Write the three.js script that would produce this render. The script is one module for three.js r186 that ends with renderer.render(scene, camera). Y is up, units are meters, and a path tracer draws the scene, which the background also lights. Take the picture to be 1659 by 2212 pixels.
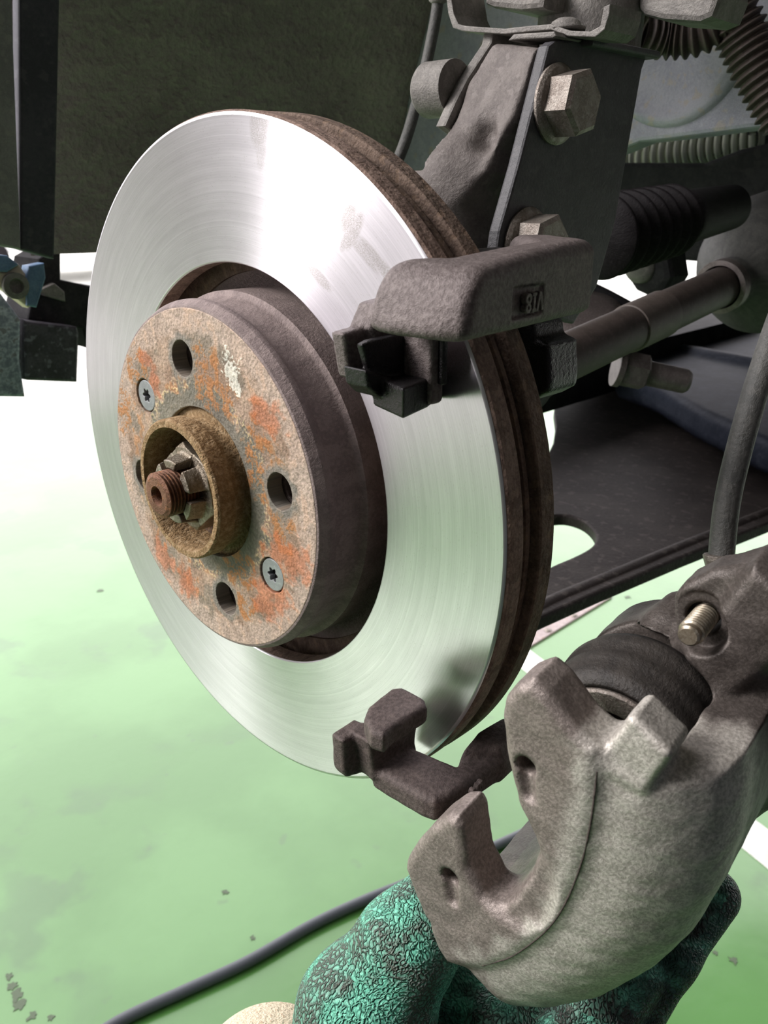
import * as THREE from 'three';
import { mergeGeometries } from 'three/addons/utils/BufferGeometryUtils.js';
import { FontLoader } from 'three/addons/loaders/FontLoader.js';
import { TextGeometry } from 'three/addons/geometries/TextGeometry.js';

// ---------------------------------------------------------------- camera, sky, exposure
// Lengths below are millimetres measured from the centre of the brake disc's outer face
// (x along the car, y up, z outboard along the axle); HUB is that centre's height over the floor.
const HUB = 900;
const scene = new THREE.Scene();
const camera = new THREE.PerspectiveCamera(2 * Math.atan(1106 / 1808) * 180 / Math.PI, 1659 / 2212, 0.02, 300);
const EYE = [277.8,112.6,193.6], FWD = [-660,-364.8,-656.7];
camera.position.set(EYE[0] / 1000, (EYE[1] + HUB) / 1000, EYE[2] / 1000);
camera.lookAt((EYE[0] + FWD[0]) / 1000, (EYE[1] + HUB + FWD[1]) / 1000, (EYE[2] + FWD[2]) / 1000);
camera.focus = 0.31; camera.userData.fStop = 26;
scene.background = new THREE.Color(1.0, 0.955, 0.99);
scene.backgroundIntensity = 6;
// sun behind thin cloud: a broad soft source, high over the open front of the workshop
const sun = new THREE.DirectionalLight(new THREE.Color(1, 0.97, 0.95), 6.6);
sun.position.set(-5, 5.9, 5.7); sun.target.position.set(0, 0.9, 0); sun.castShadow = true; sun.shadow.radius = 48;
Object.assign(sun.shadow.camera, { left: -4, right: 4, top: 4, bottom: -4, near: 0.5, far: 30 }); sun.shadow.mapSize.set(2048, 2048);
scene.add(sun, sun.target);
const renderer = new THREE.WebGLRenderer({ antialias: true });
renderer.toneMapping = THREE.LinearToneMapping;
renderer.toneMappingExposure = 0.6;
renderer.shadowMap.enabled = true;

// ---------------------------------------------------------------- helpers: objects
const used = {}, baseOf = new WeakMap();
function numbered(n) { const k = used[n] = (used[n] ?? -1) + 1; return k ? `${n}_${String(k).padStart(3, '0')}` : n; }
function thing(name, label, category, base, group) {
  const g = new THREE.Group(); g.name = numbered(name); scene.add(g);
  g.position.set(base[0] / 1000, (base[1] + HUB) / 1000, base[2] / 1000);
  g.userData.label = label; g.userData.category = category; if (group) g.userData.group = group;
  baseOf.set(g, base); return g;
}
function structure(name, base = [0, -HUB, 0]) {
  const g = new THREE.Group(); g.name = name; scene.add(g); g.userData.kind = 'structure';
  g.position.set(base[0] / 1000, (base[1] + HUB) / 1000, base[2] / 1000); baseOf.set(g, base); return g;
}
function part(parent, name, geo, mat, label) {           // geo in mm from the disc centre
  const base = baseOf.get(parent), g = geo;
  g.translate(-base[0], -base[1], -base[2]); g.scale(0.001, 0.001, 0.001);
  const m = new THREE.Mesh(g, mat); m.name = name; m.castShadow = m.receiveShadow = true;
  if (label) m.userData.label = label;
  parent.add(m); baseOf.set(m, base); return m;
}

// ---------------------------------------------------------------- helpers: noise and textures
function rng(s) { return () => { s |= 0; s = s + 0x6D2B79F5 | 0; let t = Math.imul(s ^ s >>> 15, 1 | s); t = t + Math.imul(t ^ t >>> 7, 61 | t) ^ t; return ((t ^ t >>> 14) >>> 0) / 4294967296; }; }
const clamp = (x, a = 0, b = 1) => Math.min(b, Math.max(a, x)), mix = (a, b, t) => a + (b - a) * t, sstep = (a, b, x) => { const t = clamp((x - a) / (b - a)); return t * t * (3 - 2 * t); };
const mix3 = (a, b, t) => [mix(a[0], b[0], t), mix(a[1], b[1], t), mix(a[2], b[2], t)];
function gradNoise(seed) {
  const r = rng(seed), G = new Float32Array(8192); for (let i = 0; i < 4096; i++) { const t = r() * 6.2832; G[2 * i] = Math.cos(t); G[2 * i + 1] = Math.sin(t); }
  const h = (x, y) => ((Math.imul(x, 374761393) + Math.imul(y, 668265263) ^ (seed * 2246822519)) >>> 7) & 4095;
  return (x, y, px, py = px) => {
    let x0 = Math.floor(x), y0 = Math.floor(y); const fx = x - x0, fy = y - y0, u = fx * fx * fx * (fx * (fx * 6 - 15) + 10), v = fy * fy * fy * (fy * (fy * 6 - 15) + 10);
    const xa = ((x0 % px) + px) % px, xb = (xa + 1) % px, ya = ((y0 % py) + py) % py, yb = (ya + 1) % py;
    const d = (ix, iy, dx, dy) => { const k = 2 * h(ix, iy); return G[k] * dx + G[k + 1] * dy; };
    return 1.4 * mix(mix(d(xa, ya, fx, fy), d(xb, ya, fx - 1, fy), u), mix(d(xa, yb, fx, fy - 1), d(xb, yb, fx - 1, fy - 1), u), v);
  };
}
function field(n, freq, oct, seed, gain = 0.5, fy = freq) {           // tiling fractal noise, about 0..1
  const f = new Float32Array(n * n), N = gradNoise(seed);
  for (let j = 0; j < n; j++) for (let i = 0; i < n; i++) {
    let s = 0, a = 1, t = 0, px = freq, py = fy;
    for (let o = 0; o < oct; o++) { s += a * N(i / n * px, j / n * py, px, py); t += a; a *= gain; px *= 2; py *= 2; }
    f[j * n + i] = clamp(0.5 + 0.75 * s / t * 1.3);
  }
  return f;
}
function tex(n, fn, srgb = true, nx = n) {
  const d = new Uint8Array(nx * n * 4);
  for (let j = 0; j < n; j++) for (let i = 0; i < nx; i++) { const c = fn(i, j, j * nx + i), k = 4 * (j * nx + i); if (typeof c === 'number') d[k] = d[k + 1] = d[k + 2] = clamp(c) * 255; else { d[k] = clamp(c[0], 0, 255); d[k + 1] = clamp(c[1], 0, 255); d[k + 2] = clamp(c[2], 0, 255); } d[k + 3] = 255; }
  const t = new THREE.DataTexture(d, nx, n, THREE.RGBAFormat); t.wrapS = t.wrapT = THREE.RepeatWrapping; t.magFilter = THREE.LinearFilter; t.minFilter = THREE.LinearFilter; if (srgb) t.colorSpace = THREE.SRGBColorSpace; t.needsUpdate = true; return t;
}
const N512a = field(512, 6, 6, 11), N512b = field(512, 40, 4, 12, 0.6), N512c = field(512, 14, 5, 13), N512d = field(512, 3, 5, 14);
const white = (() => { const r = rng(5), f = new Float32Array(512 * 512); for (let i = 0; i < f.length; i++) f[i] = r(); return f; })();
// colour ramps over noise: [colour, colour, speckle colour], the share of speckles
function grainMap(c1, c2, c3, share, big = N512a, fine = N512b) {
  return tex(512, (i, j, k) => { let c = mix3(c1, c2, sstep(0.25, 0.75, 0.6 * big[k] + 0.4 * fine[k])); const s = white[k]; const w = s > 1 - share ? 0.9 : 0; c = mix3(c, c3, Math.max(w, 0.55 * sstep(0.66, 0.85, N512c[k]))); const g = 1 + (white[(k * 7 + 13) & 262143] - 0.5) * 0.14; return c.map((x) => x * g); });
}
const bumpFine = tex(512, (i, j, k) => 0.6 * N512b[k] + 0.4 * white[k], false), bumpCoarse = tex(512, (i, j, k) => 0.65 * N512c[k] + 0.35 * N512b[k], false);
function std(o) { return new THREE.MeshStandardMaterial(o); }
function phys(o) { return new THREE.MeshPhysicalMaterial(o); }
const M = {};
M.iron = std({ map: grainMap([92, 82, 80], [112, 102, 100], [128, 118, 115], 0.03, N512b), bumpMap: bumpFine, bumpScale: 0.0003, roughness: 0.62, metalness: 0.25 });
M.knuckle = std({ map: grainMap([102, 95, 92], [120, 113, 109], [136, 129, 125], 0.02), bumpMap: bumpFine, bumpScale: 0.00028, roughness: 0.7, metalness: 0.15 });
M.ironDark = std({ map: grainMap([72, 62, 59], [92, 81, 77], [104, 92, 87], 0.02, N512b), bumpMap: bumpFine, bumpScale: 0.0003, roughness: 0.7, metalness: 0.2 });
M.caliper = std({ map: tex(512, (i, j, k) => { const g = 0.5 * N512b[k] + 0.25 * white[k] + 0.25 * N512a[k]; let c = mix3([158, 153, 147], [208, 203, 197], sstep(0.3, 0.7, g)); if (white[(k * 11) & 262143] > 0.985) c = mix3(c, [196, 192, 186], 0.7); if (white[(k * 17) & 262143] > 0.985) c = mix3(c, [78, 72, 68], 0.7); return c; }), bumpMap: bumpFine, bumpScale: 0.00016, roughness: 0.5, metalness: 0.35, vertexColors: true });
M.caliperRust = std({ map: grainMap([112, 98, 93], [134, 119, 113], [146, 132, 126], 0.03), bumpMap: bumpFine, bumpScale: 0.0003, roughness: 0.68, metalness: 0.2 });
M.rustEdge = std({ map: grainMap([108, 88, 78], [144, 122, 110], [160, 136, 120], 0.04), bumpMap: bumpCoarse, bumpScale: 0.0006, roughness: 0.85, metalness: 0.1 });
M.rustDark = std({ map: grainMap([92, 76, 66], [122, 103, 90], [136, 112, 92], 0.03), bumpMap: bumpCoarse, bumpScale: 0.0007, roughness: 0.85, metalness: 0.1 });
M.bell = std({ map: grainMap([124, 110, 107], [146, 131, 127], [154, 139, 134], 0.01), bumpMap: bumpFine, bumpScale: 0.00028, roughness: 0.75, metalness: 0.15 });
M.hub = std({ map: grainMap([126, 98, 62], [158, 132, 96], [176, 152, 120], 0.08, N512c), bumpMap: bumpCoarse, bumpScale: 0.0008, roughness: 0.85, metalness: 0.1 });
M.hubDark = std({ map: grainMap([74, 58, 46], [104, 84, 66], [140, 104, 66], 0.05, N512c), bumpMap: bumpCoarse, bumpScale: 0.0008, roughness: 0.85, metalness: 0.1 });
M.boltBright = std({ map: grainMap([150, 138, 120], [182, 170, 152], [206, 198, 184], 0.03), roughness: 0.32, metalness: 0.8 });
M.nutDull = std({ map: grainMap([92, 84, 82], [112, 104, 102], [126, 118, 116], 0.02), roughness: 0.5, metalness: 0.4 });
M.nut = std({ map: grainMap([120, 108, 92], [150, 140, 126], [178, 170, 158], 0.03), bumpMap: bumpFine, bumpScale: 0.0003, roughness: 0.42, metalness: 0.75 });
M.thread = std({ map: grainMap([98, 66, 48], [128, 92, 72], [156, 100, 60], 0.05), bumpMap: bumpFine, bumpScale: 0.0003, roughness: 0.6, metalness: 0.5 });
M.screw = std({ map: grainMap([140, 142, 144], [154, 156, 158], [168, 170, 172], 0.02), roughness: 0.5, metalness: 0.5 });
M.screwDark = std({ color: 0x4a4540, roughness: 0.5, metalness: 0.6 });
M.zinc = std({ map: grainMap([122, 112, 104], [152, 144, 136], [178, 170, 162], 0.05), bumpMap: bumpFine, bumpScale: 0.0003, roughness: 0.45, metalness: 0.6 });
M.steelGrey = std({ map: grainMap([116, 112, 108], [138, 134, 129], [152, 147, 141], 0.02), bumpMap: bumpFine, bumpScale: 0.0003, roughness: 0.65, metalness: 0.2 });
M.strutBlack = std({ map: grainMap([64, 63, 66], [76, 75, 78], [88, 86, 87], 0.01), bumpMap: bumpFine, bumpScale: 0.0002, roughness: 0.55 });
M.blackRubber = phys({ map: grainMap([24, 21, 23], [33, 30, 32], [42, 39, 41], 0.01), bumpMap: bumpFine, bumpScale: 0.0002, roughness: 0.6, specularIntensity: 0.25 });
M.clip = std({ color: 0x141112, roughness: 0.4, metalness: 0.2, bumpMap: bumpFine, bumpScale: 0.0003 });
M.boot = std({ map: grainMap([40, 36, 33], [54, 49, 45], [62, 57, 53], 0.01), bumpMap: bumpFine, bumpScale: 0.0003, roughness: 0.62 });
M.hose = std({ map: grainMap([70, 70, 68], [86, 85, 82], [94, 92, 88], 0.01), bumpMap: bumpFine, bumpScale: 0.0003, roughness: 0.6 });
M.bodyBlue = std({ map: grainMap([152, 152, 166], [172, 171, 182], [178, 164, 148], 0.004, N512d), bumpMap: bumpFine, bumpScale: 0.0003, roughness: 0.5 });
M.liner = std({ map: grainMap([144, 130, 132], [160, 147, 146], [170, 156, 152], 0.004, N512d), bumpMap: bumpCoarse, bumpScale: 0.0028, roughness: 0.7 });
M.dark = phys({ map: grainMap([44, 43, 45], [56, 55, 57], [64, 62, 62], 0.004), roughness: 0.7, specularIntensity: 0.25 });
M.subframe = phys({ map: grainMap([36, 40, 50], [48, 52, 62], [56, 60, 70], 0.004), roughness: 0.5, specularIntensity: 0.06 });
M.arm = phys({ map: grainMap([48, 43, 42], [60, 55, 53], [90, 83, 80], 0.01, N512d), bumpMap: bumpFine, bumpScale: 0.0003, roughness: 0.55, metalness: 0.1, specularIntensity: 0.25 });
M.shaft = std({ map: grainMap([62, 53, 49], [74, 64, 60], [86, 75, 70], 0.01), roughness: 0.6 });
M.band = std({ map: grainMap([80, 71, 66], [92, 82, 77], [100, 90, 84], 0.01), roughness: 0.6 });
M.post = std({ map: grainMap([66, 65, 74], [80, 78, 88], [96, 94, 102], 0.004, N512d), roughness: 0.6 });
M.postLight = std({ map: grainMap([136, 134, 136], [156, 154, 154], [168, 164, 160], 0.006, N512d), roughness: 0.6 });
M.blue = std({ map: grainMap([92, 118, 150], [112, 140, 172], [120, 142, 166], 0.004), roughness: 0.5 });
M.teal = std({ map: grainMap([124, 132, 148], [186, 194, 208], [84, 78, 80], 0.01, N512c), roughness: 0.6 });
M.tealDark = std({ map: grainMap([62, 58, 64], [84, 80, 88], [160, 160, 172], 0.004, N512a), roughness: 0.6 });
M.cream = std({ color: 0xd8cbb2, roughness: 0.7 });
M.floorHose = std({ color: 0x4d5156, roughness: 0.5 });
M.whitePaint = std({ map: grainMap([206, 206, 198], [228, 228, 222], [188, 190, 180], 0.01, N512c), roughness: 0.6 });
M.steelStrip = std({ map: grainMap([150, 136, 134], [172, 160, 158], [150, 118, 104], 0.01, N512c), roughness: 0.55, metalness: 0.2 });
M.wall = std({ map: grainMap([196, 196, 190], [208, 208, 202], [190, 190, 182], 0.004, N512d), roughness: 0.9 });
M.roof = std({ map: grainMap([84, 82, 80], [96, 94, 92], [78, 76, 74], 0.004, N512d), roughness: 0.9 });
M.wallDark = std({ map: grainMap([120, 118, 116], [134, 132, 130], [112, 110, 108], 0.004, N512d), roughness: 0.9 });
M.cloth = std({ map: grainMap([44, 48, 60], [56, 60, 72], [64, 68, 80], 0.02), roughness: 0.95 });
M.concrete = std({ map: grainMap([176, 176, 170], [196, 196, 190], [160, 160, 154], 0.02), roughness: 0.9 });
M.knit = std({ map: grainMap([206, 190, 164], [226, 212, 188], [176, 146, 116], 0.03, N512c), bumpMap: bumpCoarse, bumpScale: 0.001, roughness: 0.95 });
M.vehicle = std({ color: 0xf2f2f2, roughness: 0.4 });
M.vehicleBlue = std({ color: 0x2a3f9c, roughness: 0.4 });
M.springPale = std({ color: 0xd9dccb, roughness: 0.6 });

// ---------------------------------------------------------------- helpers: solids
const TAU = Math.PI * 2, hyp = Math.hypot;
const sBox = (c, h, r = 0) => (x, y, z) => { const a = Math.abs(x - c[0]) - h[0] + r, b = Math.abs(y - c[1]) - h[1] + r, d = Math.abs(z - c[2]) - h[2] + r; return Math.min(Math.max(a, b, d), 0) + hyp(Math.max(a, 0), Math.max(b, 0), Math.max(d, 0)) - r; };
function poly2(p) {
  const n = p.length;
  return (x, y) => {
    let d = 1e18, s = 1;
    for (let i = 0, j = n - 1; i < n; j = i++) {
      const a = p[i], b = p[j], ex = b[0] - a[0], ey = b[1] - a[1], wx = x - a[0], wy = y - a[1], t = clamp((wx * ex + wy * ey) / (ex * ex + ey * ey)), bx = wx - ex * t, by = wy - ey * t;
      d = Math.min(d, bx * bx + by * by);
      const c1 = y >= a[1], c2 = y < b[1], c3 = ex * wy > ey * wx; if ((c1 && c2 && c3) || (!c1 && !c2 && !c3)) s = -s;
    }
    return s * Math.sqrt(d);
  };
}
function sPrism(axis, pts, lo, hi, r = 1) {      // z: (x,y)  x: (z,y)  y: (x,z)
  const q = poly2(pts);
  return (x, y, z) => { let u = x, v = y, t = z; if (axis === 'x') { u = z; t = x; } else if (axis === 'y') { v = z; t = y; }
    const d = q(u, v) + r, e = Math.max(lo + r - t, t - hi + r); return Math.min(Math.max(d, e), 0) + hyp(Math.max(d, 0), Math.max(e, 0)) - r; };
}
function sCone(a, b, r0, r1 = r0) { const e = [b[0] - a[0], b[1] - a[1], b[2] - a[2]], L = e[0] ** 2 + e[1] ** 2 + e[2] ** 2; return (x, y, z) => { const w = [x - a[0], y - a[1], z - a[2]], t = clamp((w[0] * e[0] + w[1] * e[1] + w[2] * e[2]) / L); return hyp(w[0] - e[0] * t, w[1] - e[1] * t, w[2] - e[2] * t) - mix(r0, r1, t); }; }
function sCyl(a, b, R, r = 0.5) { const e = [b[0] - a[0], b[1] - a[1], b[2] - a[2]], L = hyp(...e), u = e.map((v) => v / L); return (x, y, z) => { const w = [x - a[0], y - a[1], z - a[2]], t = w[0] * u[0] + w[1] * u[1] + w[2] * u[2], d = hyp(w[0] - u[0] * t, w[1] - u[1] * t, w[2] - u[2] * t) - R + r, k = Math.max(-t, t - L) + r; return Math.min(Math.max(d, k), 0) + hyp(Math.max(d, 0), Math.max(k, 0)) - r; }; }
const sEll = (c, R) => (x, y, z) => { const a = (x - c[0]) / R[0], b = (y - c[1]) / R[1], d = (z - c[2]) / R[2], k = hyp(a, b, d); return (k - 1) * Math.min(...R); };
const U = (k, ...f) => (x, y, z) => { let d = f[0](x, y, z); for (let i = 1; i < f.length; i++) { const e = f[i](x, y, z), h = Math.max(k - Math.abs(d - e), 0) / (k || 1); d = Math.min(d, e) - h * h * k * 0.25; } return d; };
const S = (k, a, b) => (x, y, z) => { const d = a(x, y, z), e = -b(x, y, z), h = Math.max(k - Math.abs(d - e), 0) / (k || 1); return Math.max(d, e) + h * h * k * 0.25; };
const I = (k, a, b) => (x, y, z) => { const d = a(x, y, z), e = b(x, y, z), h = Math.max(k - Math.abs(d - e), 0) / (k || 1); return Math.max(d, e) + h * h * k * 0.25; };
const half = (p, n) => { const L = hyp(...n); return (x, y, z) => ((x - p[0]) * n[0] + (y - p[1]) * n[1] + (z - p[2]) * n[2]) / L; };
const sn3 = gradNoise(77);
const rough = (f, amp, scale) => (x, y, z) => f(x, y, z) + amp * (sn3(x / scale + 0.37 * z / scale + 40, y / scale - 0.41 * z / scale + 40, 4096) );
// meshes the zero surface of f in a box (surface nets)
function solid(f, lo, hi, cell, tile = 60) {
  const n = [0, 1, 2].map((i) => Math.ceil((hi[i] - lo[i]) / cell) + 1), [nx, ny, nz] = n, D = new Float32Array(nx * ny * nz), at = (i, j, k) => (k * ny + j) * nx + i;
  for (let k = 0; k < nz; k += 4) for (let j = 0; j < ny; j += 4) for (let i = 0; i < nx; i += 4) {
    const c = f(lo[0] + (i + 1.5) * cell, lo[1] + (j + 1.5) * cell, lo[2] + (k + 1.5) * cell), far = Math.abs(c) > 4.6 * cell;
    for (let r = k; r < Math.min(k + 4, nz); r++) for (let q = j; q < Math.min(j + 4, ny); q++) for (let p = i; p < Math.min(i + 4, nx); p++) D[at(p, q, r)] = far ? c : f(lo[0] + p * cell, lo[1] + q * cell, lo[2] + r * cell);
  }
  const id = new Int32Array(nx * ny * nz).fill(-1), P = [], T = [], E = [[0, 1], [0, 2], [0, 4], [1, 3], [1, 5], [2, 3], [2, 6], [3, 7], [4, 5], [4, 6], [5, 7], [6, 7]], v = new Float32Array(8);
  for (let k = 0; k < nz - 1; k++) for (let j = 0; j < ny - 1; j++) for (let i = 0; i < nx - 1; i++) {
    let m = 0; for (let c = 0; c < 8; c++) { v[c] = D[at(i + (c & 1), j + (c >> 1 & 1), k + (c >> 2))]; if (v[c] < 0) m |= 1 << c; }
    if (m === 0 || m === 255) continue;
    let sx = 0, sy = 0, sz = 0, s = 0;
    for (const [a, b] of E) if ((v[a] < 0) !== (v[b] < 0)) { const t = v[a] / (v[a] - v[b]); sx += mix(a & 1, b & 1, t); sy += mix(a >> 1 & 1, b >> 1 & 1, t); sz += mix(a >> 2, b >> 2, t); s++; }
    id[at(i, j, k)] = P.length / 3; P.push(lo[0] + (i + sx / s) * cell, lo[1] + (j + sy / s) * cell, lo[2] + (k + sz / s) * cell);
  }
  for (let k = 1; k < nz - 1; k++) for (let j = 1; j < ny - 1; j++) for (let i = 1; i < nx - 1; i++) {
    const s = D[at(i, j, k)] < 0;
    const quad = (a, b, c, d, flip) => { if (a < 0 || b < 0 || c < 0 || d < 0) return; if (flip) T.push(a, c, b, a, d, c); else T.push(a, b, c, a, c, d); };
    if (s !== D[at(i + 1, j, k)] < 0) quad(id[at(i, j - 1, k - 1)], id[at(i, j, k - 1)], id[at(i, j, k)], id[at(i, j - 1, k)], !s);
    if (s !== D[at(i, j + 1, k)] < 0) quad(id[at(i - 1, j, k - 1)], id[at(i - 1, j, k)], id[at(i, j, k)], id[at(i, j, k - 1)], !s);
    if (s !== D[at(i, j, k + 1)] < 0) quad(id[at(i - 1, j - 1, k)], id[at(i, j - 1, k)], id[at(i, j, k)], id[at(i - 1, j, k)], !s);
  }
  const N = new Float32Array(P.length), e = cell * 0.6;
  for (let i = 0; i < P.length; i += 3) {
    const x = P[i], y = P[i + 1], z = P[i + 2], a = f(x + e, y - e, z - e), b = f(x - e, y - e, z + e), c = f(x - e, y + e, z - e), d = f(x + e, y + e, z + e);
    let gx = a - b - c + d, gy = -a - b + c + d, gz = -a + b - c + d; const L = hyp(gx, gy, gz) || 1; N[i] = gx / L; N[i + 1] = gy / L; N[i + 2] = gz / L;
  }
  const g = new THREE.BufferGeometry(); g.setAttribute('position', new THREE.BufferAttribute(new Float32Array(P), 3)); g.setAttribute('normal', new THREE.BufferAttribute(N, 3)); g.setIndex(T);
  return boxUV(g, tile);
}
function boxUV(g0, tile = 60) {
  const g = g0.index ? g0.toNonIndexed() : g0, p = g.attributes.position, uv = new Float32Array(p.count * 2); if (!g.attributes.normal) g.computeVertexNormals();
  for (let i = 0; i < p.count; i += 3) {
    const a = [0, 1, 2].map((k) => [p.getX(i + k), p.getY(i + k), p.getZ(i + k)]), u = [0, 1, 2].map((c) => a[1][c] - a[0][c]), w = [0, 1, 2].map((c) => a[2][c] - a[0][c]);
    const n = [u[1] * w[2] - u[2] * w[1], u[2] * w[0] - u[0] * w[2], u[0] * w[1] - u[1] * w[0]].map(Math.abs), m = n[0] >= n[1] && n[0] >= n[2] ? 0 : n[1] >= n[2] ? 1 : 2;
    for (let k = 0; k < 3; k++) { const q = a[k]; uv[2 * (i + k)] = (m === 0 ? q[2] : q[0]) / tile; uv[2 * (i + k) + 1] = (m === 1 ? q[2] : q[1]) / tile; }
  }
  g.setAttribute('uv', new THREE.BufferAttribute(uv, 2)); return g;
}
function box(c, h, r = 1, tile = 60) { return solidBox(c, h, r, tile); }
function solidBox(c, h, r, tile) { // chamfered box by extrusion
  r = Math.min(r, h[0] * 0.9, h[1] * 0.9, h[2] * 0.9);
  const s = new THREE.Shape(), x = h[0] - r, y = h[1] - r; s.moveTo(-x, -y); s.lineTo(x, -y); s.lineTo(x, y); s.lineTo(-x, y); s.closePath();
  const g = new THREE.ExtrudeGeometry(s, { depth: 2 * (h[2] - r), bevelEnabled: true, bevelThickness: r, bevelSize: r, bevelSegments: 2 }); g.translate(c[0], c[1], c[2] - (h[2] - r)); return boxUV(g, tile);
}
function extrude(axis, pts, lo, hi, bevel = 0.6, tile = 60, holes = [], seg = 2) { // same axes as sPrism
  const s = new THREE.Shape(pts.map((p) => new THREE.Vector2(p[0], p[1]))); for (const h of holes) s.holes.push(h);
  const g = new THREE.ExtrudeGeometry(s, { depth: hi - lo - 2 * bevel, bevelEnabled: bevel > 0, bevelThickness: bevel, bevelSize: bevel, bevelOffset: -bevel, bevelSegments: seg, curveSegments: 48 }); g.translate(0, 0, lo + bevel);
  if (axis === 'x') g.applyMatrix4(new THREE.Matrix4().set(0, 0, 1, 0, 0, 1, 0, 0, 1, 0, 0, 0, 0, 0, 0, 1)), flip(g);
  if (axis === 'y') g.applyMatrix4(new THREE.Matrix4().set(1, 0, 0, 0, 0, 0, 1, 0, 0, 1, 0, 0, 0, 0, 0, 1)), flip(g);
  return boxUV(g, tile);
}
function flip(g) { if (g.index) { const a = g.index.array; for (let i = 0; i < a.length; i += 3) { const q = a[i + 1]; a[i + 1] = a[i + 2]; a[i + 2] = q; } return g; } const p = g.attributes.position.array, n = g.attributes.normal.array; for (const [a, w] of [[p, 3], [n, 3], ...(g.attributes.uv ? [[g.attributes.uv.array, 2]] : [])]) for (let i = 0; i < a.length; i += 3 * w) for (let c = 0; c < w; c++) { const t = a[i + w + c]; a[i + w + c] = a[i + 2 * w + c]; a[i + 2 * w + c] = t; } return g; }
function circle(x, y, r) { const p = new THREE.Path(); p.absarc(x, y, r, 0, TAU, true); return p; }
// lathe about an axis from a to b: profile of [radius, distance from a]
function lathe(a, b, prof, seg = 96, tile = 60) {
  const g = new THREE.LatheGeometry(prof.map((p) => new THREE.Vector2(p[0], p[1])), seg), d = new THREE.Vector3(b[0] - a[0], b[1] - a[1], b[2] - a[2]).normalize();
  const uv = g.attributes.uv, L = prof.reduce((s, p, i) => s + (i ? hyp(p[0] - prof[i - 1][0], p[1] - prof[i - 1][1]) : 0), 0), R = Math.max(...prof.map((p) => p[0])), k = Math.max(1, Math.round(TAU * R / tile));
  const cum = [0]; for (let i = 1; i < prof.length; i++) cum[i] = cum[i - 1] + hyp(prof[i][0] - prof[i - 1][0], prof[i][1] - prof[i - 1][1]);
  for (let i = 0; i < uv.count; i++) uv.setXY(i, uv.getX(i) * k, cum[i % prof.length] / tile);
  g.applyQuaternion(new THREE.Quaternion().setFromUnitVectors(new THREE.Vector3(0, 1, 0), d)); g.translate(...a); return g;
}
const creased = (g) => { const q = g.index ? g.toNonIndexed() : g; q.deleteAttribute('normal'); q.computeVertexNormals(); return q; };
function sharp(prof, d = 0.15) { // doubles the corners of a lathe profile so that they stay crisp
  const o = []; prof.forEach((p, i) => { const a = prof[i - 1], b = prof[i + 1]; const mv = (t) => { const L = hyp(t[0] - p[0], t[1] - p[1]), k = Math.min(d, L / 3) / L; return [mix(p[0], t[0], k), mix(p[1], t[1], k)]; }; if (a && b) o.push(mv(a), mv(b)); else o.push(p); }); return o;
}
function tube(pts, r, seg = 80, rad = 16, tile = 60) { const c = new THREE.CatmullRomCurve3(pts.map((p) => new THREE.Vector3(...p))), g = new THREE.TubeGeometry(c, seg, r, rad), uv = g.attributes.uv, L = c.getLength(); for (let i = 0; i < uv.count; i++) uv.setXY(i, uv.getX(i) * L / tile, uv.getY(i) * TAU * r / tile); return g; }
function add(...gs) { return mergeGeometries(gs.map((g) => { const q = g.index ? g.toNonIndexed() : g; for (const k of Object.keys(q.attributes)) if (!['position', 'normal', 'uv'].includes(k)) q.deleteAttribute(k); return q; })); }
const along = (a, d, t) => [a[0] + d[0] * t, a[1] + d[1] * t, a[2] + d[2] * t];
function hexHead(a, dir, flats, h, cham) { // hexagonal prism with a chamfered end
  const s = new THREE.Shape(), R = flats / Math.sqrt(3); for (let i = 0; i < 6; i++) { const t = i * Math.PI / 3 + 0.25; s[i ? 'lineTo' : 'moveTo'](R * Math.cos(t), R * Math.sin(t)); } s.closePath();
  const g = new THREE.ExtrudeGeometry(s, { depth: h - cham, bevelEnabled: true, bevelThickness: cham, bevelSize: cham * 1.3, bevelOffset: -cham * 1.3, bevelSegments: 1 });
  g.applyQuaternion(new THREE.Quaternion().setFromUnitVectors(new THREE.Vector3(0, 0, 1), new THREE.Vector3(...dir).normalize())); g.translate(...a); return boxUV(g, 40);
}

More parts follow.
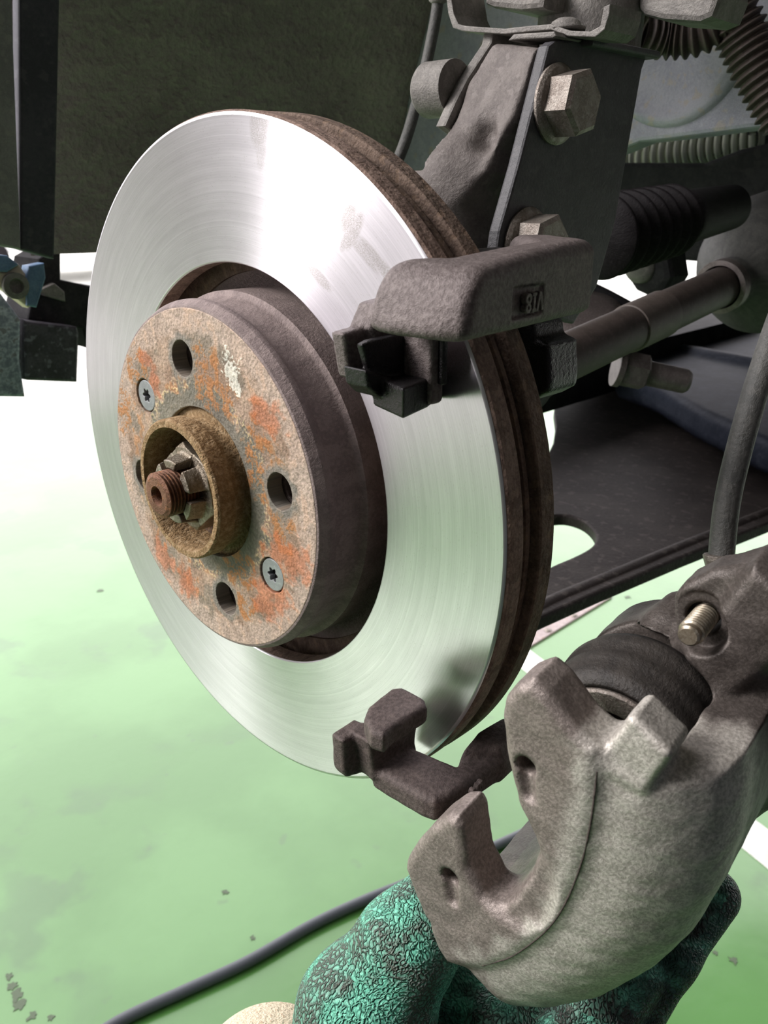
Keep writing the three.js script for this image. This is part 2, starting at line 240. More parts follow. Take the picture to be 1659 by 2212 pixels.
// ---------------------------------------------------------------- the workshop
console.log('setting');
{
  // green painted floor: paint worn in blotches, with scuffs where the photograph shows them
  const n = 1024, A = field(n, 5, 6, 31), B = field(n, 18, 5, 32), C = field(n, 60, 3, 33);
  const map = tex(n, (i, j, k) => {
    let c = mix3([76, 124, 60], [90, 138, 75], sstep(0.3, 0.7, A[k]));
    c = mix3(c, [64, 96, 58], 0.45 * sstep(0.52, 0.78, B[k]) * sstep(0.4, 0.7, A[(k + 137 * n + 311) % (n * n)]));
    c = mix3(c, [74, 100, 68], 0.35 * sstep(0.86, 0.97, C[k]) * sstep(0.5, 0.7, B[k]));
    return c;
  });
  const m = phys({ map, roughness: 0.3, bumpMap: bumpFine, bumpScale: 0.0003, clearcoat: 0.5, clearcoatRoughness: 0.16 });
  const f = structure('floor');
  const g = new THREE.BoxGeometry(6200, 100, 10400); g.translate(-600, -HUB - 50, -2600); part(f, 'floor_slab', boxUV(g, 2600), m);
  // painted line, from the parking bay
  const line = [[-770.3,-1205.2],[-771.2,-1272.7],[26.6,-1026.3],[11,-954.1]];
  part(f, 'painted_line', extrude('y', line, -HUB, -HUB + 1.5, 0.3, 300), M.whitePaint);
  // scuffs of black rubber on the paint
  const sc = rng(8), blot = (x, z, r, s) => { const p = []; for (let i = 0; i < 14; i++) { const t = i / 14 * TAU, q = r * (0.5 + sc()); p.push([x + q * Math.cos(t) * s[0], z + q * Math.sin(t) * s[1]]); } return extrude('y', p, -HUB, -HUB + 0.8, 0, 300); };
  const scuffMat = std({ color: 0x4a5a40, roughness: 0.5 });
  const scuffs = []; for (const [p, r] of [[[-660,-900,-29.7], 7], [[-642.6,-900,-27.5], 9], [[-624.2,-900,-24.8], 8], [[-677.8,-900,-32], 5], [[-597.4,-900,-29.3], 6], [[-577.8,-900,-45.3], 4], [[-1681,-900,-683.9], 8], [[12.1,-900,-761.8], 6], [[-12,-900,-755.9], 4], [[-590.8,-900,-327.4], 5], [[-665.9,-900,-1650.6], 7], [[-494.3,-900,-306.6], 4]]) scuffs.push(blot(p[0], p[2], r, [1, 1]));
  for (const s of scuffs) part(f, 'rubber_scuff', s, scuffMat);
}
{
  const c = structure('ceiling'), g = new THREE.BoxGeometry(3950, 150, 3700); g.translate(-375, 2450, -1450); part(c, 'ceiling_slab', boxUV(g, 2000), M.roof);
  const g2 = new THREE.BoxGeometry(1850, 150, 1100); g2.translate(575, 2450, 950); part(c, 'ceiling_slab', boxUV(g2, 2000), M.roof);
  const w = structure('wall_back'), h = new THREE.BoxGeometry(150, 3275, 4200); h.translate(1575, -HUB + 1637, -600); part(w, 'wall_panel', boxUV(h, 2000), M.roof);
  const w2 = structure('wall_left'), h2 = new THREE.BoxGeometry(1850, 3275, 150); h2.translate(575, -HUB + 1637, 1575); part(w2, 'wall_panel', boxUV(h2, 2000), M.roof);
  const w3 = structure('wall_outside'), h3 = new THREE.BoxGeometry(10000, 5000, 400); h3.rotateY(-0.965); h3.translate(-8200, -HUB + 2500, 5700); part(w3, 'facade', boxUV(h3, 3000), M.wallDark);
  const w4 = structure('wall_pier'), h4 = new THREE.BoxGeometry(240, 3300, 240); h4.translate(-2300, -HUB + 1650, 1720); part(w4, 'pier_shaft', boxUV(h4, 1000), M.roof);
  const o = structure('ground_outside'), q = new THREE.BoxGeometry(160000, 100, 160000); q.translate(0, -HUB - 70, 0); part(o, 'pavement', boxUV(q, 4000), M.concrete);
}

{ // rolling tool cabinet standing out of shot beside the mechanic; it keeps light off the faces turned that way
  const t = thing('tool_cabinet', 'dark rolling tool cabinet standing behind the mechanic', 'cabinet', [900, -900, -350]);
  part(t, 'cabinet_body', box([900, -395, -350], [270, 425, 620], 12, 400), M.cloth);
  for (let i = 0; i < 5; i++) { const d = part(t, 'drawer', box([622, -740 + i * 165, -350], [8, 74, 590], 4, 400), M.cloth); part(d, 'handle', tube([[612, -700 + i * 165, -550], [606, -700 + i * 165, -350], [612, -700 + i * 165, -150]], 7, 20, 10), M.zinc); }
  for (const [x, z] of [[700, -880], [700, 180], [1100, -880], [1100, 180]]) part(t, 'caster', lathe([x - 18, -860, z], [x + 18, -860, z], sharp([[0.1, 0], [40, 0], [40, 36], [0.1, 36]]), 24), M.blackRubber);
}

// ---------------------------------------------------------------- brake disc
console.log('disc');
const RO = 136, RI = 84.6;
{
  const t = thing('brake_disc', 'ventilated brake disc with a polished silver face and rusty bell', 'brake disc', [0, -136, -12]);
  // friction face: turned rings, dust specks and smears
  const W = 1024, H = 2048, rr = rng(21), ring = new Float32Array(W); { let s = 0; const a = rng(3); for (let i = 0; i < W; i++) { s = s * 0.55 + (a() - 0.5); ring[i] = s; } }
  const blob = new Float32Array(W * H), N1 = field(512, 8, 5, 41), N2 = field(512, 90, 2, 42);
  const spot = (p, rad, ang, amt) => { const r = hyp(p[0], p[1]), th = Math.atan2(p[1], p[0]); const u0 = (r - RI) / (RO - RI) * W, v0 = ((th / TAU + 1) % 1) * H; const du = rad / (RO - RI) * W, dv = ang / r / TAU * H; for (let j = -dv; j <= dv; j++) for (let i = -du; i <= du; i++) { const a = Math.round(u0 + i), b = (Math.round(v0 + j) + H) % H; if (a < 0 || a >= W) continue; const q = 1 - hyp(i / du, j / dv); if (q > 0) blob[b * W + a] = Math.max(blob[b * W + a], amt * Math.min(1, q * 3)); } };
  for (const [p, a, b, q] of [[[66.8,102.5,0], 6, 3.5, 0.5], [[69.6,98.4,0], 8, 3, 0.45], [[65.7,95.4,0], 5, 2, 0.4], [[81.2,89,0], 2.2, 14, 0.4], [[86.6,85.2,0], 2, 9, 0.35], [[51.8,82.7,0], 2.4, 8, 0.4], [[72.7,92.8,-0], 2, 12, 0.35], [[22.2,131.6,-0], 9, 6, 0.35], [[22.7,122.8,0], 7, 3, 0.22], [[114.2,61.3,0], 10, 6, 0.35]]) spot(p, a, b, q);
  const face = tex(H, (i, j, k) => {
    const y = j & 511, x = (i * 3) & 511, g = 1 + 0.045 * ring[i] + 0.05 * (N1[y * 512 + (i & 511)] - 0.5);
    let c = [218 * g, 213 * g, 219 * g];
    const sm = N2[((j * 5) & 511) * 512 + x]; c = mix3(c, [132, 124, 116], clamp(1.3 * blob[k] * sstep(0.42, 0.62, sm)));
    if (rr() > 0.9975) c = mix3(c, [120, 108, 96], 0.6);
    return c;
  }, true, W);
  const ringBump = tex(4, (i) => 0.5 + 0.18 * ring[i % W], false, W);
  const silver = phys({ map: face, metalness: 1, roughness: 0.33, anisotropy: 0.9, bumpMap: ringBump, bumpScale: 0.00003 });
  const fg = new THREE.RingGeometry(RI + 0.4, RO - 0.1, 360, 12); { const p = fg.attributes.position, uv = []; for (let i = 0; i < p.count; i++) uv.push((hyp(p.getX(i), p.getY(i)) - RI) / (RO - RI), 0); const per = 361; for (let i = 0; i < p.count; i++) uv[2 * i + 1] = (i % per) / 360; fg.setAttribute('uv', new THREE.Float32BufferAttribute(uv, 2)); }
  const ax0 = [0, 0, -40], ax1 = [0, 0, 0], at = (r, z) => [r, z + 40];
  const plate = part(t, 'outboard_plate', lathe(ax0, ax1, sharp([at(RI, -8.5), at(RI, -0.6), at(RI + 0.6, -0.02), at(RO - 0.4, -0.02), at(RO + 0.9, -0.5), at(RO + 1.7, -1.6), at(RO + 1.7, -7.8), at(RO + 0.9, -8.5), at(RI, -8.5)]), 240), M.rustEdge, 'rusty outer edge of the front plate');
  const polished = std({ color: 0xd6d3d6, metalness: 1, roughness: 0.28 });
  part(plate, 'outer_chamfer', lathe(ax0, ax1, [at(RO - 0.2, 0.03), at(RO + 0.35, -0.1), at(RO + 0.95, -0.45)], 240), polished, 'bright bevelled outer rim');
  part(plate, 'inner_chamfer', lathe(ax0, ax1, [at(RI - 0.1, -0.7), at(RI + 0.15, -0.2), at(RI + 0.6, 0.03)], 240), polished, 'bright bevelled inner rim');
  part(plate, 'friction_face', fg, silver, 'polished silver friction face with fine turned rings');
  part(t, 'inboard_plate', lathe(ax0, ax1, sharp([at(RI - 4, -25), at(RI - 4, -17), at(RO + 1.2, -17), at(RO + 1.8, -17.6), at(RO + 1.8, -24.4), at(RO + 1, -25), at(RI - 4, -25)]), 240), M.rustDark);
  part(t, 'vent_rim', lathe(ax0, ax1, sharp([at(RO - 9, -8), at(RO - 6, -8.6), at(RO - 6, -12.2), at(RO - 1.2, -13.2), at(RO - 1.2, -15.4), at(RO - 5, -16.2), at(RO - 5, -17.5), at(RO - 9, -17.5)]), 240), M.rustDark);
  // bell
  part(t, 'bell', lathe(ax0, ax1, [...sharp([at(66, 12.5), at(69.2, 19.45), at(70.2, 19.1), at(72.1, 15.6), at(72.2, 13.4)]), at(71, 12.2), at(70.4, 10.5), at(70.6, 5), at(71.4, 0.6), ...sharp([at(72.6, -0.4), at(74, -1.2), at(74, -18)]), at(82, -18.5), at(82, -20), at(66, -20), at(66, 12.5)], 240), M.bell, 'dull brown side of the bell');
  // bell face with its stud holes, screw holes and centre bore; rust copied from the photograph
  const n = 1024, half_ = 72, F1 = field(n, 7, 6, 51), F2 = field(n, 26, 5, 52), F3 = field(n, 110, 3, 53), pts = {
    orange: [[[-36.8,45.2,19], 7, 4], [[-31.9,36.2,19], 5, 8], [[44.7,35.1,19], 11, 8], [[40.6,36.8,19], 8, 6], [[56.5,-17,19], 12, 11], [[45.7,-15.8,19], 11, 8], [[36.3,-42.8,19], 10, 8], [[40.8,-35.1,19], 14, 10], [[-21.6,-51.7,19], 9, 10], [[-38.1,-46.9,19], 9, 9], [[-43.3,-42.8,19], 6, 8]],
    rust: [[[4.9,46.5,19], 13, 14], [[37.3,18.8,19], 10, 20], [[49.8,-5.2,19], 8, 12], [[-44.8,39.2,19], 10, 12], [[20.5,-31.9,19], 12, 12], [[-60.8,20.2,19], 8, 16], [[13,37.1,19], 16, 9], [[22.2,-46,19], 9, 9]],
    paint: [[[21.4,52.4,19], 4.2, 5], [[23.3,49.3,19], 5.6, 6], [[25.3,46.5,19], 4.5, 5], [[27.4,44.4,19], 3, 4]] };
  const near = (list, x, y, w) => { let m = 0; for (const [p, a, b] of list) m = Math.max(m, 1 - hyp((x - p[0]) / a, (y - p[1]) / b) + w); return m; };
  const rust = tex(n, (i, j, k) => {
    const x = (i / n - 0.5) * 2 * half_, y = (j / n - 0.5) * 2 * half_, r = hyp(x, y), f1 = F1[k], f2 = F2[k], f3 = F3[k];
    let c = mix3([150, 124, 104], [172, 148, 128], sstep(0.35, 0.65, f1));
    c = mix3(c, [132, 122, 108], 0.7 * sstep(0.5, 0.72, F1[(k + 300 * n) % (n * n)]));
    c = mix3(c, [160, 112, 72], 0.6 * sstep(0.56, 0.72, f2) * sstep(0.35, 0.6, F1[(k + 77777) % (n * n)]));
    c = mix3(c, [184, 164, 150], 0.75 * sstep(57, 62, r + 9 * (f2 - 0.5)));
    c = mix3(c, [112, 110, 98], 0.85 * (1 - sstep(38, 42, r + 10 * (f2 - 0.5))));
    c = mix3(c, [196, 178, 136], 0.75 * sstep(0.5, 0.7, f3) * (1 - sstep(0, 3.2, Math.abs(r - 41 + 5 * (f2 - 0.5)))));
    c = mix3(c, [156, 104, 60], 0.8 * sstep(0.1, 0.45, near(pts.rust, x, y, 0.9 * (f2 - 0.5))) * sstep(0.4, 0.6, f2 * 0.6 + f3 * 0.4));
    c = mix3(c, [176, 98, 62], 0.54 * sstep(0.0, 0.55, near(pts.orange, x, y, 1.0 * (f2 - 0.5))));
    c = mix3(c, [206, 202, 190], 0.92 * sstep(0.1, 0.4, near(pts.paint, x, y, 1.0 * (f3 - 0.5) + 1.2 * (f2 - 0.5))));
    for (const [a] of [[100.2], [10.2], [-79.8], [-169.8]]) { const d = hyp(x - 50 * Math.cos(a * Math.PI / 180), y - 50 * Math.sin(a * Math.PI / 180)); c = mix3(c, [126, 122, 114], 0.8 * (1 - sstep(8.5, 11, d + 3 * (f2 - 0.5)))); }
    const g = 1 + 0.2 * (f3 - 0.5) + 0.22 * (f2 - 0.5) + (white[(k * 13) & 262143] > 0.992 ? 0.12 : 0) - (white[(k * 29) & 262143] > 0.992 ? 0.18 : 0); return c.map((v) => v * g);
  });
  const rustMat = std({ map: rust, bumpMap: tex(n, (i, j, k) => 0.5 * F2[k] + 0.5 * F3[k], false), bumpScale: 0.0005, roughness: 0.72, metalness: 0.15 });
  const outer = []; for (let i = 0; i < 180; i++) outer.push([69.3 * Math.cos(i / 180 * TAU), 69.3 * Math.sin(i / 180 * TAU)]);
  const holes = [circle(0, 0, 31.2)]; for (const a of [100.2, 10.2, -79.8, -169.8]) holes.push(circle(50 * Math.cos(a * Math.PI / 180), 50 * Math.sin(a * Math.PI / 180), 7.2)); for (const a of [144.3, -33]) holes.push(circle(49.8 * Math.cos(a * Math.PI / 180), 49.8 * Math.sin(a * Math.PI / 180), 7.3));
  const bf = extrude('z', outer, 12.6, 19.6, 0.35, 60, holes, 2); { const p = bf.attributes.position, uv = bf.attributes.uv; for (let i = 0; i < p.count; i++) uv.setXY(i, p.getX(i) / (2 * half_) + 0.5, p.getY(i) / (2 * half_) + 0.5); }
  part(t, 'bell_face', bf, rustMat, 'bell face blotched with orange rust and a fleck of pale paint');
}
// ---------------------------------------------------------------- hub, axle nut, screws
{
  const t = thing('wheel_hub', 'rusty hub spigot ring standing out of the bell centre', 'wheel hub', [0, -60, -20]), a = [0, 0, 0], b = [0, 0, 40];
  const fo = []; for (let i = 0; i < 96; i++) fo.push([64 * Math.cos(i / 96 * TAU), 64 * Math.sin(i / 96 * TAU)]);
  const hh = [circle(0, 0, 12)]; for (const d of [100.2, 10.2, -79.8, -169.8]) hh.push(circle(50 * Math.cos(d * Math.PI / 180), 50 * Math.sin(d * Math.PI / 180), 5.6));
  part(t, 'flange', extrude('z', fo, 2, 12.5, 0.5, 60, hh), M.ironDark);
  part(t, 'spigot_ring', lathe(a, b, [...sharp([[24.6, 11], [24.6, 30], [25.2, 32.4], [27.6, 32.4], [28.4, 31.4], [28.5, 24.8]]), [27.8, 24.2], [27.2, 23.4], [27, 22], [27, 17.8], [31.1, 17.4], [31.1, 11], [24.6, 11]], 120, 40), M.hub, 'ochre rusted rim of the spigot');
  part(t, 'bore_floor', lathe(a, b, sharp([[9.7, 16.6], [24.5, 16.6], [24.5, 10], [9.7, 10], [9.7, 16.6]]), 96, 40), M.hubDark);
  part(t, 'bearing_housing', lathe([0, 0, -90], [0, 0, 0], sharp([[14, 4], [40, 4], [42, 10], [42, 70], [60, 78], [60, 91.9], [14, 91.9], [14, 4]]), 72), M.ironDark);
}
{
  const t = thing('axle_nut', 'slotted steel axle nut sunk in the hub spigot', 'nut', [0, -17, 20]);
  let hex = (x, y) => { let d = -1e9; for (let i = 0; i < 6; i++) { const q = i * Math.PI / 3 + 0.15; d = Math.max(d, x * Math.cos(q) + y * Math.sin(q) - 16); } return d; };
  const body = (x, y, z) => Math.max(hex(x, y), 16.6 - z, z - 27.6, (hyp(x, y) + 1.6 * z - 60.6) * 0.53), crown = (x, y, z) => Math.max(hyp(x, y) - mix(14.2, 12.8, clamp((z - 26) / 9)), 20 - z, z - 34.6);
  const slots = (x, y, z) => { let d = 1e9; for (let i = 0; i < 3; i++) { const q = i * Math.PI / 3 + 0.02, n = Math.abs(-x * Math.sin(q) + y * Math.cos(q)) - 1.9; d = Math.min(d, Math.max(n, 27.4 - z)); } return d; };
  const nut = S(0.4, S(0.8, U(1.6, body, crown), slots), (x, y, z) => hyp(x, y) - 9.2);
  part(t, 'nut_body', solid(nut, [-20, -20, 15.5], [20, 20, 36], 0.4, 40), M.nut);
}
{
  const t = thing('drive_shaft', 'brown drive shaft running inboard from the hub with a threaded rusty end', 'drive shaft', [0, 0, -220]);
  const prof = [[0, 47], [2.6, 47], [3.2, 50.4], [4, 52], [7.4, 52]]; for (let z = 51.2; z > 15; z -= 1.5) prof.push([9.15, z], [9.15, z - 0.35], [8.2, z - 0.75], [8.2, z - 1.1]); prof.push([8.2, 10], [0, 10]);
  const e = 41.5 - 52; part(t, 'threaded_stub', creased(lathe([0, 0, e], [0, 0, 60], prof.map(([r, z]) => [Math.max(r, 0.01), z]), 72, 40)), M.thread, 'rusty threaded end with a centre hole');
  const s0 = [0, 10, -190], s1 = [0, 57, -560], d = [0, 47, -370], L = hyp(...d), u = d.map((v) => v / L), P = (k) => along(s0, u, k);
  part(t, 'outer_joint_boot', lathe([0, 0, -95], s0, [[0.1, 0], [34, 0], [35, 8], [35, 38], [32, 44], [33, 50], [29, 56], [30, 64], [26, 72], [27, 80], [22, 90], [20, 100], [17, 108], [16, 120]], 64), M.blackRubber);
  part(t, 'shaft_tube', lathe(s0, s1, [[0.1, 0], [14.6, 0], [14.6, 375], [0.1, 375]], 64), M.shaft);
  part(t, 'shaft_band', lathe(s0, s1, sharp([[14.7, 118], [15.7, 118.4], [15.9, 160], [14.7, 161]]), 64), M.band, 'paler damper band around the shaft');
  part(t, 'inner_joint_boot', lathe(P(264), s1, [[16, -14], [18, -12], [19, 0], [18.5, 4], [24, 10], [38, 24], [50, 46], [56, 72], [56, 130], [10, 135]], 64), M.hose, 'grey rubber boot on the inner joint');
  part(t, 'boot_clamp', lathe(P(246), s1, sharp([[16, 0], [19.6, 0.4], [19.6, 9], [16, 9.4]]), 64), M.nutDull);
}
for (const [ang, what] of [[144.3, 'flush steel screw in the bell face beside an orange rust streak above the spigot'], [-33, 'flush steel screw in the bell face ringed by orange rust below the spigot']]) {
  const x = 49.8 * Math.cos(ang * Math.PI / 180), y = 49.8 * Math.sin(ang * Math.PI / 180), t = thing('disc_screw', what, 'screw', [x, y - 7, 16], 'countersunk screws of the bell');
  const star = new THREE.Path(); for (let i = 0; i < 48; i++) { const q = i / 48 * TAU, r = 2.5 + 0.55 * Math.cos(6 * q); star[i ? 'lineTo' : 'moveTo'](x + r * Math.cos(-q), y + r * Math.sin(-q)); } star.closePath();
  const o = []; for (let i = 0; i < 64; i++) o.push([x + 6.6 * Math.cos(i / 64 * TAU), y + 6.6 * Math.sin(i / 64 * TAU)]);
  part(t, 'screw_head', extrude('z', o, 14.6, 19.1, 0.3, 20, [star]), M.screw);
  part(t, 'socket_floor', lathe([x, y, 12.6], [x, y, 20], sharp([[0.01, 4], [3.2, 4], [3.2, 0], [0.01, 0]]), 24), M.screwDark, 'dark star socket');
}

// ---------------------------------------------------------------- caliper bracket (stays on the car)
console.log('bracket');
{
  const t = thing('caliper_bracket', 'dark cast iron caliper bracket bridging the disc edge with two hooked arms', 'bracket', [125, -90, -20]);
  // upper arm: bridge along z, then the outboard ear with its hanging lip
  const top = [[139, 27], [128, -50], [104, -62], [90, -55], [116, -30], [117, 8], [112, 10], [104, 20], [107, 30], [116, 32], [128, 31]];
  let up = sPrism('y', top, 72, 96.5, 5);
  const slopeA = half([134, 84, 24], [0.55, -0.35, 0.8]);
  up = I(5, up, half([128, 96, -10], [0.05, 0.96, 0.12]));
  up = I(4, up, half([0, 73, 0], [0, -1, 0.02]));
  up = I(5, up, half([139, 79, 27], [0.12, 0.47, 0.87]));
  up = I(6, up, half([140, 90, 26], [0.62, 0.05, 0.78]));
  up = I(5, up, half([104, 87, 26], [-0.65, 0.65, 0.35]));
  const lip = U(2, sPrism('x', [[27.7,59],[30.4,72.6],[21.9,73.1],[19.4,76.7],[13.6,76.1],[13.6,68.5],[19.5,65.8],[20.1,57.2]], 91, 97, 1.6), sPrism('x', [[21.9,73.1],[18.2,79.9],[7.7,81],[5.6,69.7],[19.5,69.3]], 90, 100, 2));
  up = U(3, up, lip);
  up = U(3, up, sBox([106, 64, 9], [9, 13, 3], 1.5));             // back of the slot
  { const w = [134.6,81.4,-7.6]; up = S(0.5, up, (x, y, z) => sBox([0, 0, 0], [1.6, 4.2, 9], 0.3)((x - w[0]) * 0.99 - (z - w[2]) * 0.141, y - w[1] - 0.02 * (z - w[2]), (z - w[2]) * 0.99 + (x - w[0]) * 0.141)); }
  part(t, 'upper_arm', solid(rough(up, 0.12, 6), [82, 48, -68], [146, 104, 42], 0.8), M.iron, 'grey brown upper arm with cast characters');
  // lower arm: bridge, corner and ear running along the disc with a jaw above
  const low = [[104.6,26.7],[100.2,22.4],[99.8,11.6],[108.2,7],[123.7,4.3],[122.1,-3.9],[121.1,-29.9],[132.9,-25.5],[134,-11.5],[133,17.7],[131.2,23.7],[126.8,25.3]];
  let lo = sPrism('y', [...low], -88, -78, 3);
  lo = U(4, lo, sPrism('y', [[122.9,-0.3],[119.6,-12.2],[120.7,-27.5],[130.9,-19.7],[132.3,-9.7]], -90, -74, 3));
  const jaw = sPrism('y', [[107.4,33.5],[103.3,27.6],[101.4,14.5],[103.6,11.4],[114,10.7],[117.8,13.8],[117.9,30.2],[119.2,35.7],[114.4,37.2]], -60, -52, 2);
  const lipL = sPrism('x', [[34.4,-66.3],[23.8,-65.6],[18.8,-70.1],[21.6,-77.6],[22.6,-86.2],[32.6,-83],[34.1,-80.2]], 91, 98, 1.8);
  lo = U(2.5, lo, jaw, lipL, sPrism('x', [[29.5,-65.3],[13.6,-65.8],[5.1,-70],[6.2,-77.6],[3.5,-87.3],[27.5,-82.1]], 96, 106, 1.5));
  lo = I(1.5, lo, half([136.5, 0, 0], [1, 0, 0]));
  part(t, 'lower_arm', solid(rough(lo, 0.2, 6), [70, -100, -130], [160, -40, 50], 0.85), M.ironDark, 'rust brown lower arm');
  // carrier plate behind the disc, joining both arms
  part(t, 'carrier_plate', solid(U(6, sPrism('z', [[86, 92], [110, 92], [112, 60], [100, 40], [98, 0], [96, -40], [96, -86], [80, -86], [76, -40], [76, 0], [80, 50]], -56, -36, 4), sPrism('z', [[105.7,69.9],[114.1,69.5],[115.9,64.9],[120.8,63.9],[122.6,51.8],[122.2,47.9],[116.5,44.2],[107.5,44.6]], -56, -38, 1.5)), [76, -100, -66], [140, 102, -28], 1.2), M.clip);
  // cast characters on the upper arm's end face
  const font = await new FontLoader().loadAsync('fonts/droid/droid_sans_bold.typeface.json');
  const letters = (txt, p, size, mat = M.iron) => { const g = new TextGeometry(txt, { font, size, depth: 1.4, curveSegments: 4, bevelEnabled: true, bevelThickness: 0.2, bevelSize: 0.15, bevelSegments: 1 }); g.computeBoundingBox(); const c = g.boundingBox.getCenter(new THREE.Vector3()); g.translate(-c.x, -c.y, 0); g.rotateZ(Math.PI); g.rotateY(Math.PI / 2 + 0.142); g.translate(...p); part(t, 'cast_characters', boxUV(g), mat); };
  letters('9/6', [135.2,-79.4,8.4], 3.4, M.ironDark);
  letters('VI8', [133.4,81.2,-9.3], 5.2); letters('1', [127.6,79,-38.7], 5.4);
}
{
  const t = thing('pad_clip', 'small black steel pad clip under the upper bracket arm', 'clip', [105, 45, 18]);
  const f = U(1, sPrism('x', [[30.1,63.4],[16.8,58.4],[14.7,51.6],[25.5,54.6],[29.1,57.9]], 96, 106, 1), sPrism('y', [[99.6,21],[117.2,26.1],[111.2,3.6],[105.9,-0.9],[100.7,9.3]], 50, 59, 0.9), sBox([112, 66, 8], [5, 9, 1.2], 0.6), sPrism('x', [[29.5,70],[26.2,70.9],[14.8,71.3],[1.7,68],[1.9,58.7],[12.3,57.1],[26.3,61.4]], 101, 104, 1));
  part(t, 'clip_body', solid(S(1.2, f, sCyl([96, 45, 12], [130, 45, 4], 5, 0.5)), [84, 40, -6], [132, 80, 36], 0.6), M.clip);
}

// ---------------------------------------------------------------- strut, knuckle and their bolts
console.log('strut');
{
  const t = thing('strut', 'black strut clamp of two upright plates below a grey damper tube', 'strut', [32, 40, -160]);
  part(t, 'clamp_plate', extrude('x', [[-118.7,163.8],[-122.6,165.8],[-135.5,167.8],[-195.2,166.7],[-192.3,161.2],[-181.6,95.7],[-170.3,66.6],[-152.8,51],[-88.4,69.3],[-92.6,94.7],[-102.7,119.1]], 51, 57, 1.2), M.strutBlack);
  part(t, 'clamp_plate', extrude('x', [[-130.9,169.8],[-131.8,173.8],[-146.1,176.7],[-171.4,172.3],[-164.6,134.7],[-113.6,131],[-101.8,135.7],[-108.3,145.3],[-115.5,154.7]], 12, 18, 1.2), M.steelGrey);
  part(t, 'clamp_flange', extrude('y', [[51, -140], [62, -142], [63, -196], [57, -198], [14, -198], [14, -190], [50, -190]], 165.5, 168.5, 1), M.strutBlack);
  part(t, 'damper_tube', lathe([32, 125, -180], [26, 420, -215], sharp([[0.1, 0], [24, 0], [24, 300], [0.1, 300]]), 64), M.steelGrey);
  part(t, 'spring_seat', extrude('z', [[54,195.8],[55.4,184.6],[58.4,181.8],[67.7,178.9],[85,176],[90.5,177.4],[92.9,185.5],[92.1,190.6]], -215, -186, 2.5), M.steelGrey);
  part(t, 'spring_seat', extrude('z', [[-1.3,196.1],[-0.9,188.8],[4,186.7],[19.7,183.6],[32,183],[32.7,191.6]], -190, -148, 2.5), M.steelGrey);
}
for (const [px, len, what] of [[[57,143,-125.6], 12, 'large hex flange bolt at the top of the strut clamp'], [[57,88.5,-110.5], 12, 'hex flange bolt of the strut clamp just above the bracket arm']]) {
  const t = thing('flange_bolt', what, 'bolt', [58, px[1] - 12, px[2]], 'strut clamp bolts'), p = [57, px[1], px[2]], q = [80, px[1], px[2]];
  part(t, 'flange', lathe(p, q, sharp([[0.1, 0], [15.2, 0], [15.4, 1.4], [14, 2.8], [12, 3.6], [0.1, 3.6]]), 64, 40), M.zinc);
  part(t, 'hex_head', hexHead([59.5, px[1], px[2]], [1, 0, 0], 22.5, 12, 1.3), M.zinc);
}
{
  const p = [12,151.5,-115], t = thing('clamp_nut', 'pale round nut on the far side of the strut clamp', 'nut', [2, p[1] - 12, p[2]]);
  part(t, 'nut_body', lathe([12, p[1], p[2]], [-20, p[1], p[2]], sharp([[0.1, 0], [11.5, 0], [11.5, 16], [10, 18], [0.1, 18]]), 48, 40), M.steelGrey);
}
{
  const t = thing('steering_knuckle', 'grey cast steering knuckle arm curving up from behind the disc', 'knuckle', [20, 0, -100]);
  const outline = [[25.6,168.2,-122], [53.2,163.5,-122], [53.1,157.3,-119], [51,148.8,-114], [50.1,137.5,-107], [45,125.4,-100], [44.8,117.1,-96], [36.4,108.6,-93], [25.9,103,-92], [5.5,98.7,-92], [-11.1,112.1,-94], [-1.9,121.3,-97], [11.3,127.5,-100], [16.9,135.3,-104], [18.4,141.7,-108], [18.5,152.8,-115]].map((p) => [p[0], p[1]]), q = poly2(outline);
  let f = (x, y, z) => { const w = z + 95 + 0.47 * (Math.max(y, 105) - 112), d = q(x, y) + 3, e = Math.max(-19 - w, w + 3) ; return (Math.min(Math.max(d, e), 0) + hyp(Math.max(d, 0), Math.max(e, 0)) - 3) * 0.9; };
  f = S(5, f, sEll([36.9,130,-102], [6, 9, 9]));
  f = U(10, f, sCone([20, 110, -105], [24, 66, -104], 20, 20));
  f = S(0.5, f, (x, y, z) => Math.max(x - 18.6, 118 - y)); f = S(0.5, f, (x, y, z) => 50.6 - x);
  part(t, 'knuckle_arm', solid(rough(f, 0.3, 6), [-45, -40, -150], [95, 190, -40], 1.3), M.knuckle);
}
// strap and rivet above the clamp
{
  const t = thing('cable_strap', 'pale bent sheet steel strap across the strut top', 'strap', [30, 165, -130]);
  const outline = [[-7,192.2],[-4.3,191.8],[-1.7,182.7],[1.1,178.4],[5.2,177.3],[27,173.9],[39,173.6],[50.5,173],[59.6,169.7],[69.3,168.4],[73.5,169.8],[74.4,176.2],[77.2,176.8],[77.2,173.4],[75.7,168.3],[71.8,166.2],[58.9,167.8],[50.6,171],[39.1,171.5],[27.1,171.8],[3.9,175.3],[-2.1,177.3],[-5,183]];
  part(t, 'strap_band', extrude('z', outline, -152, -128, 0.4), M.steelGrey);
  part(t, 'strap_tab', extrude('z', [[34.4,168],[37.1,170.1],[57.1,169],[58.2,167.3],[56.5,166.8],[39.1,167.9]], -140, -121, 0.6), M.steelGrey);
  const r = [52.2,173.5,-126]; part(t, 'rivet', lathe([r[0], r[1] - 2.4, r[2] - 10], [r[0], r[1] + 10, r[2] - 10], [[0.1, 0], [8, 0], [8.2, 1.2], [6.4, 1.8], [5.6, 3.4], [3.4, 4.6], [0.1, 5]], 40, 40), M.steelGrey);
}
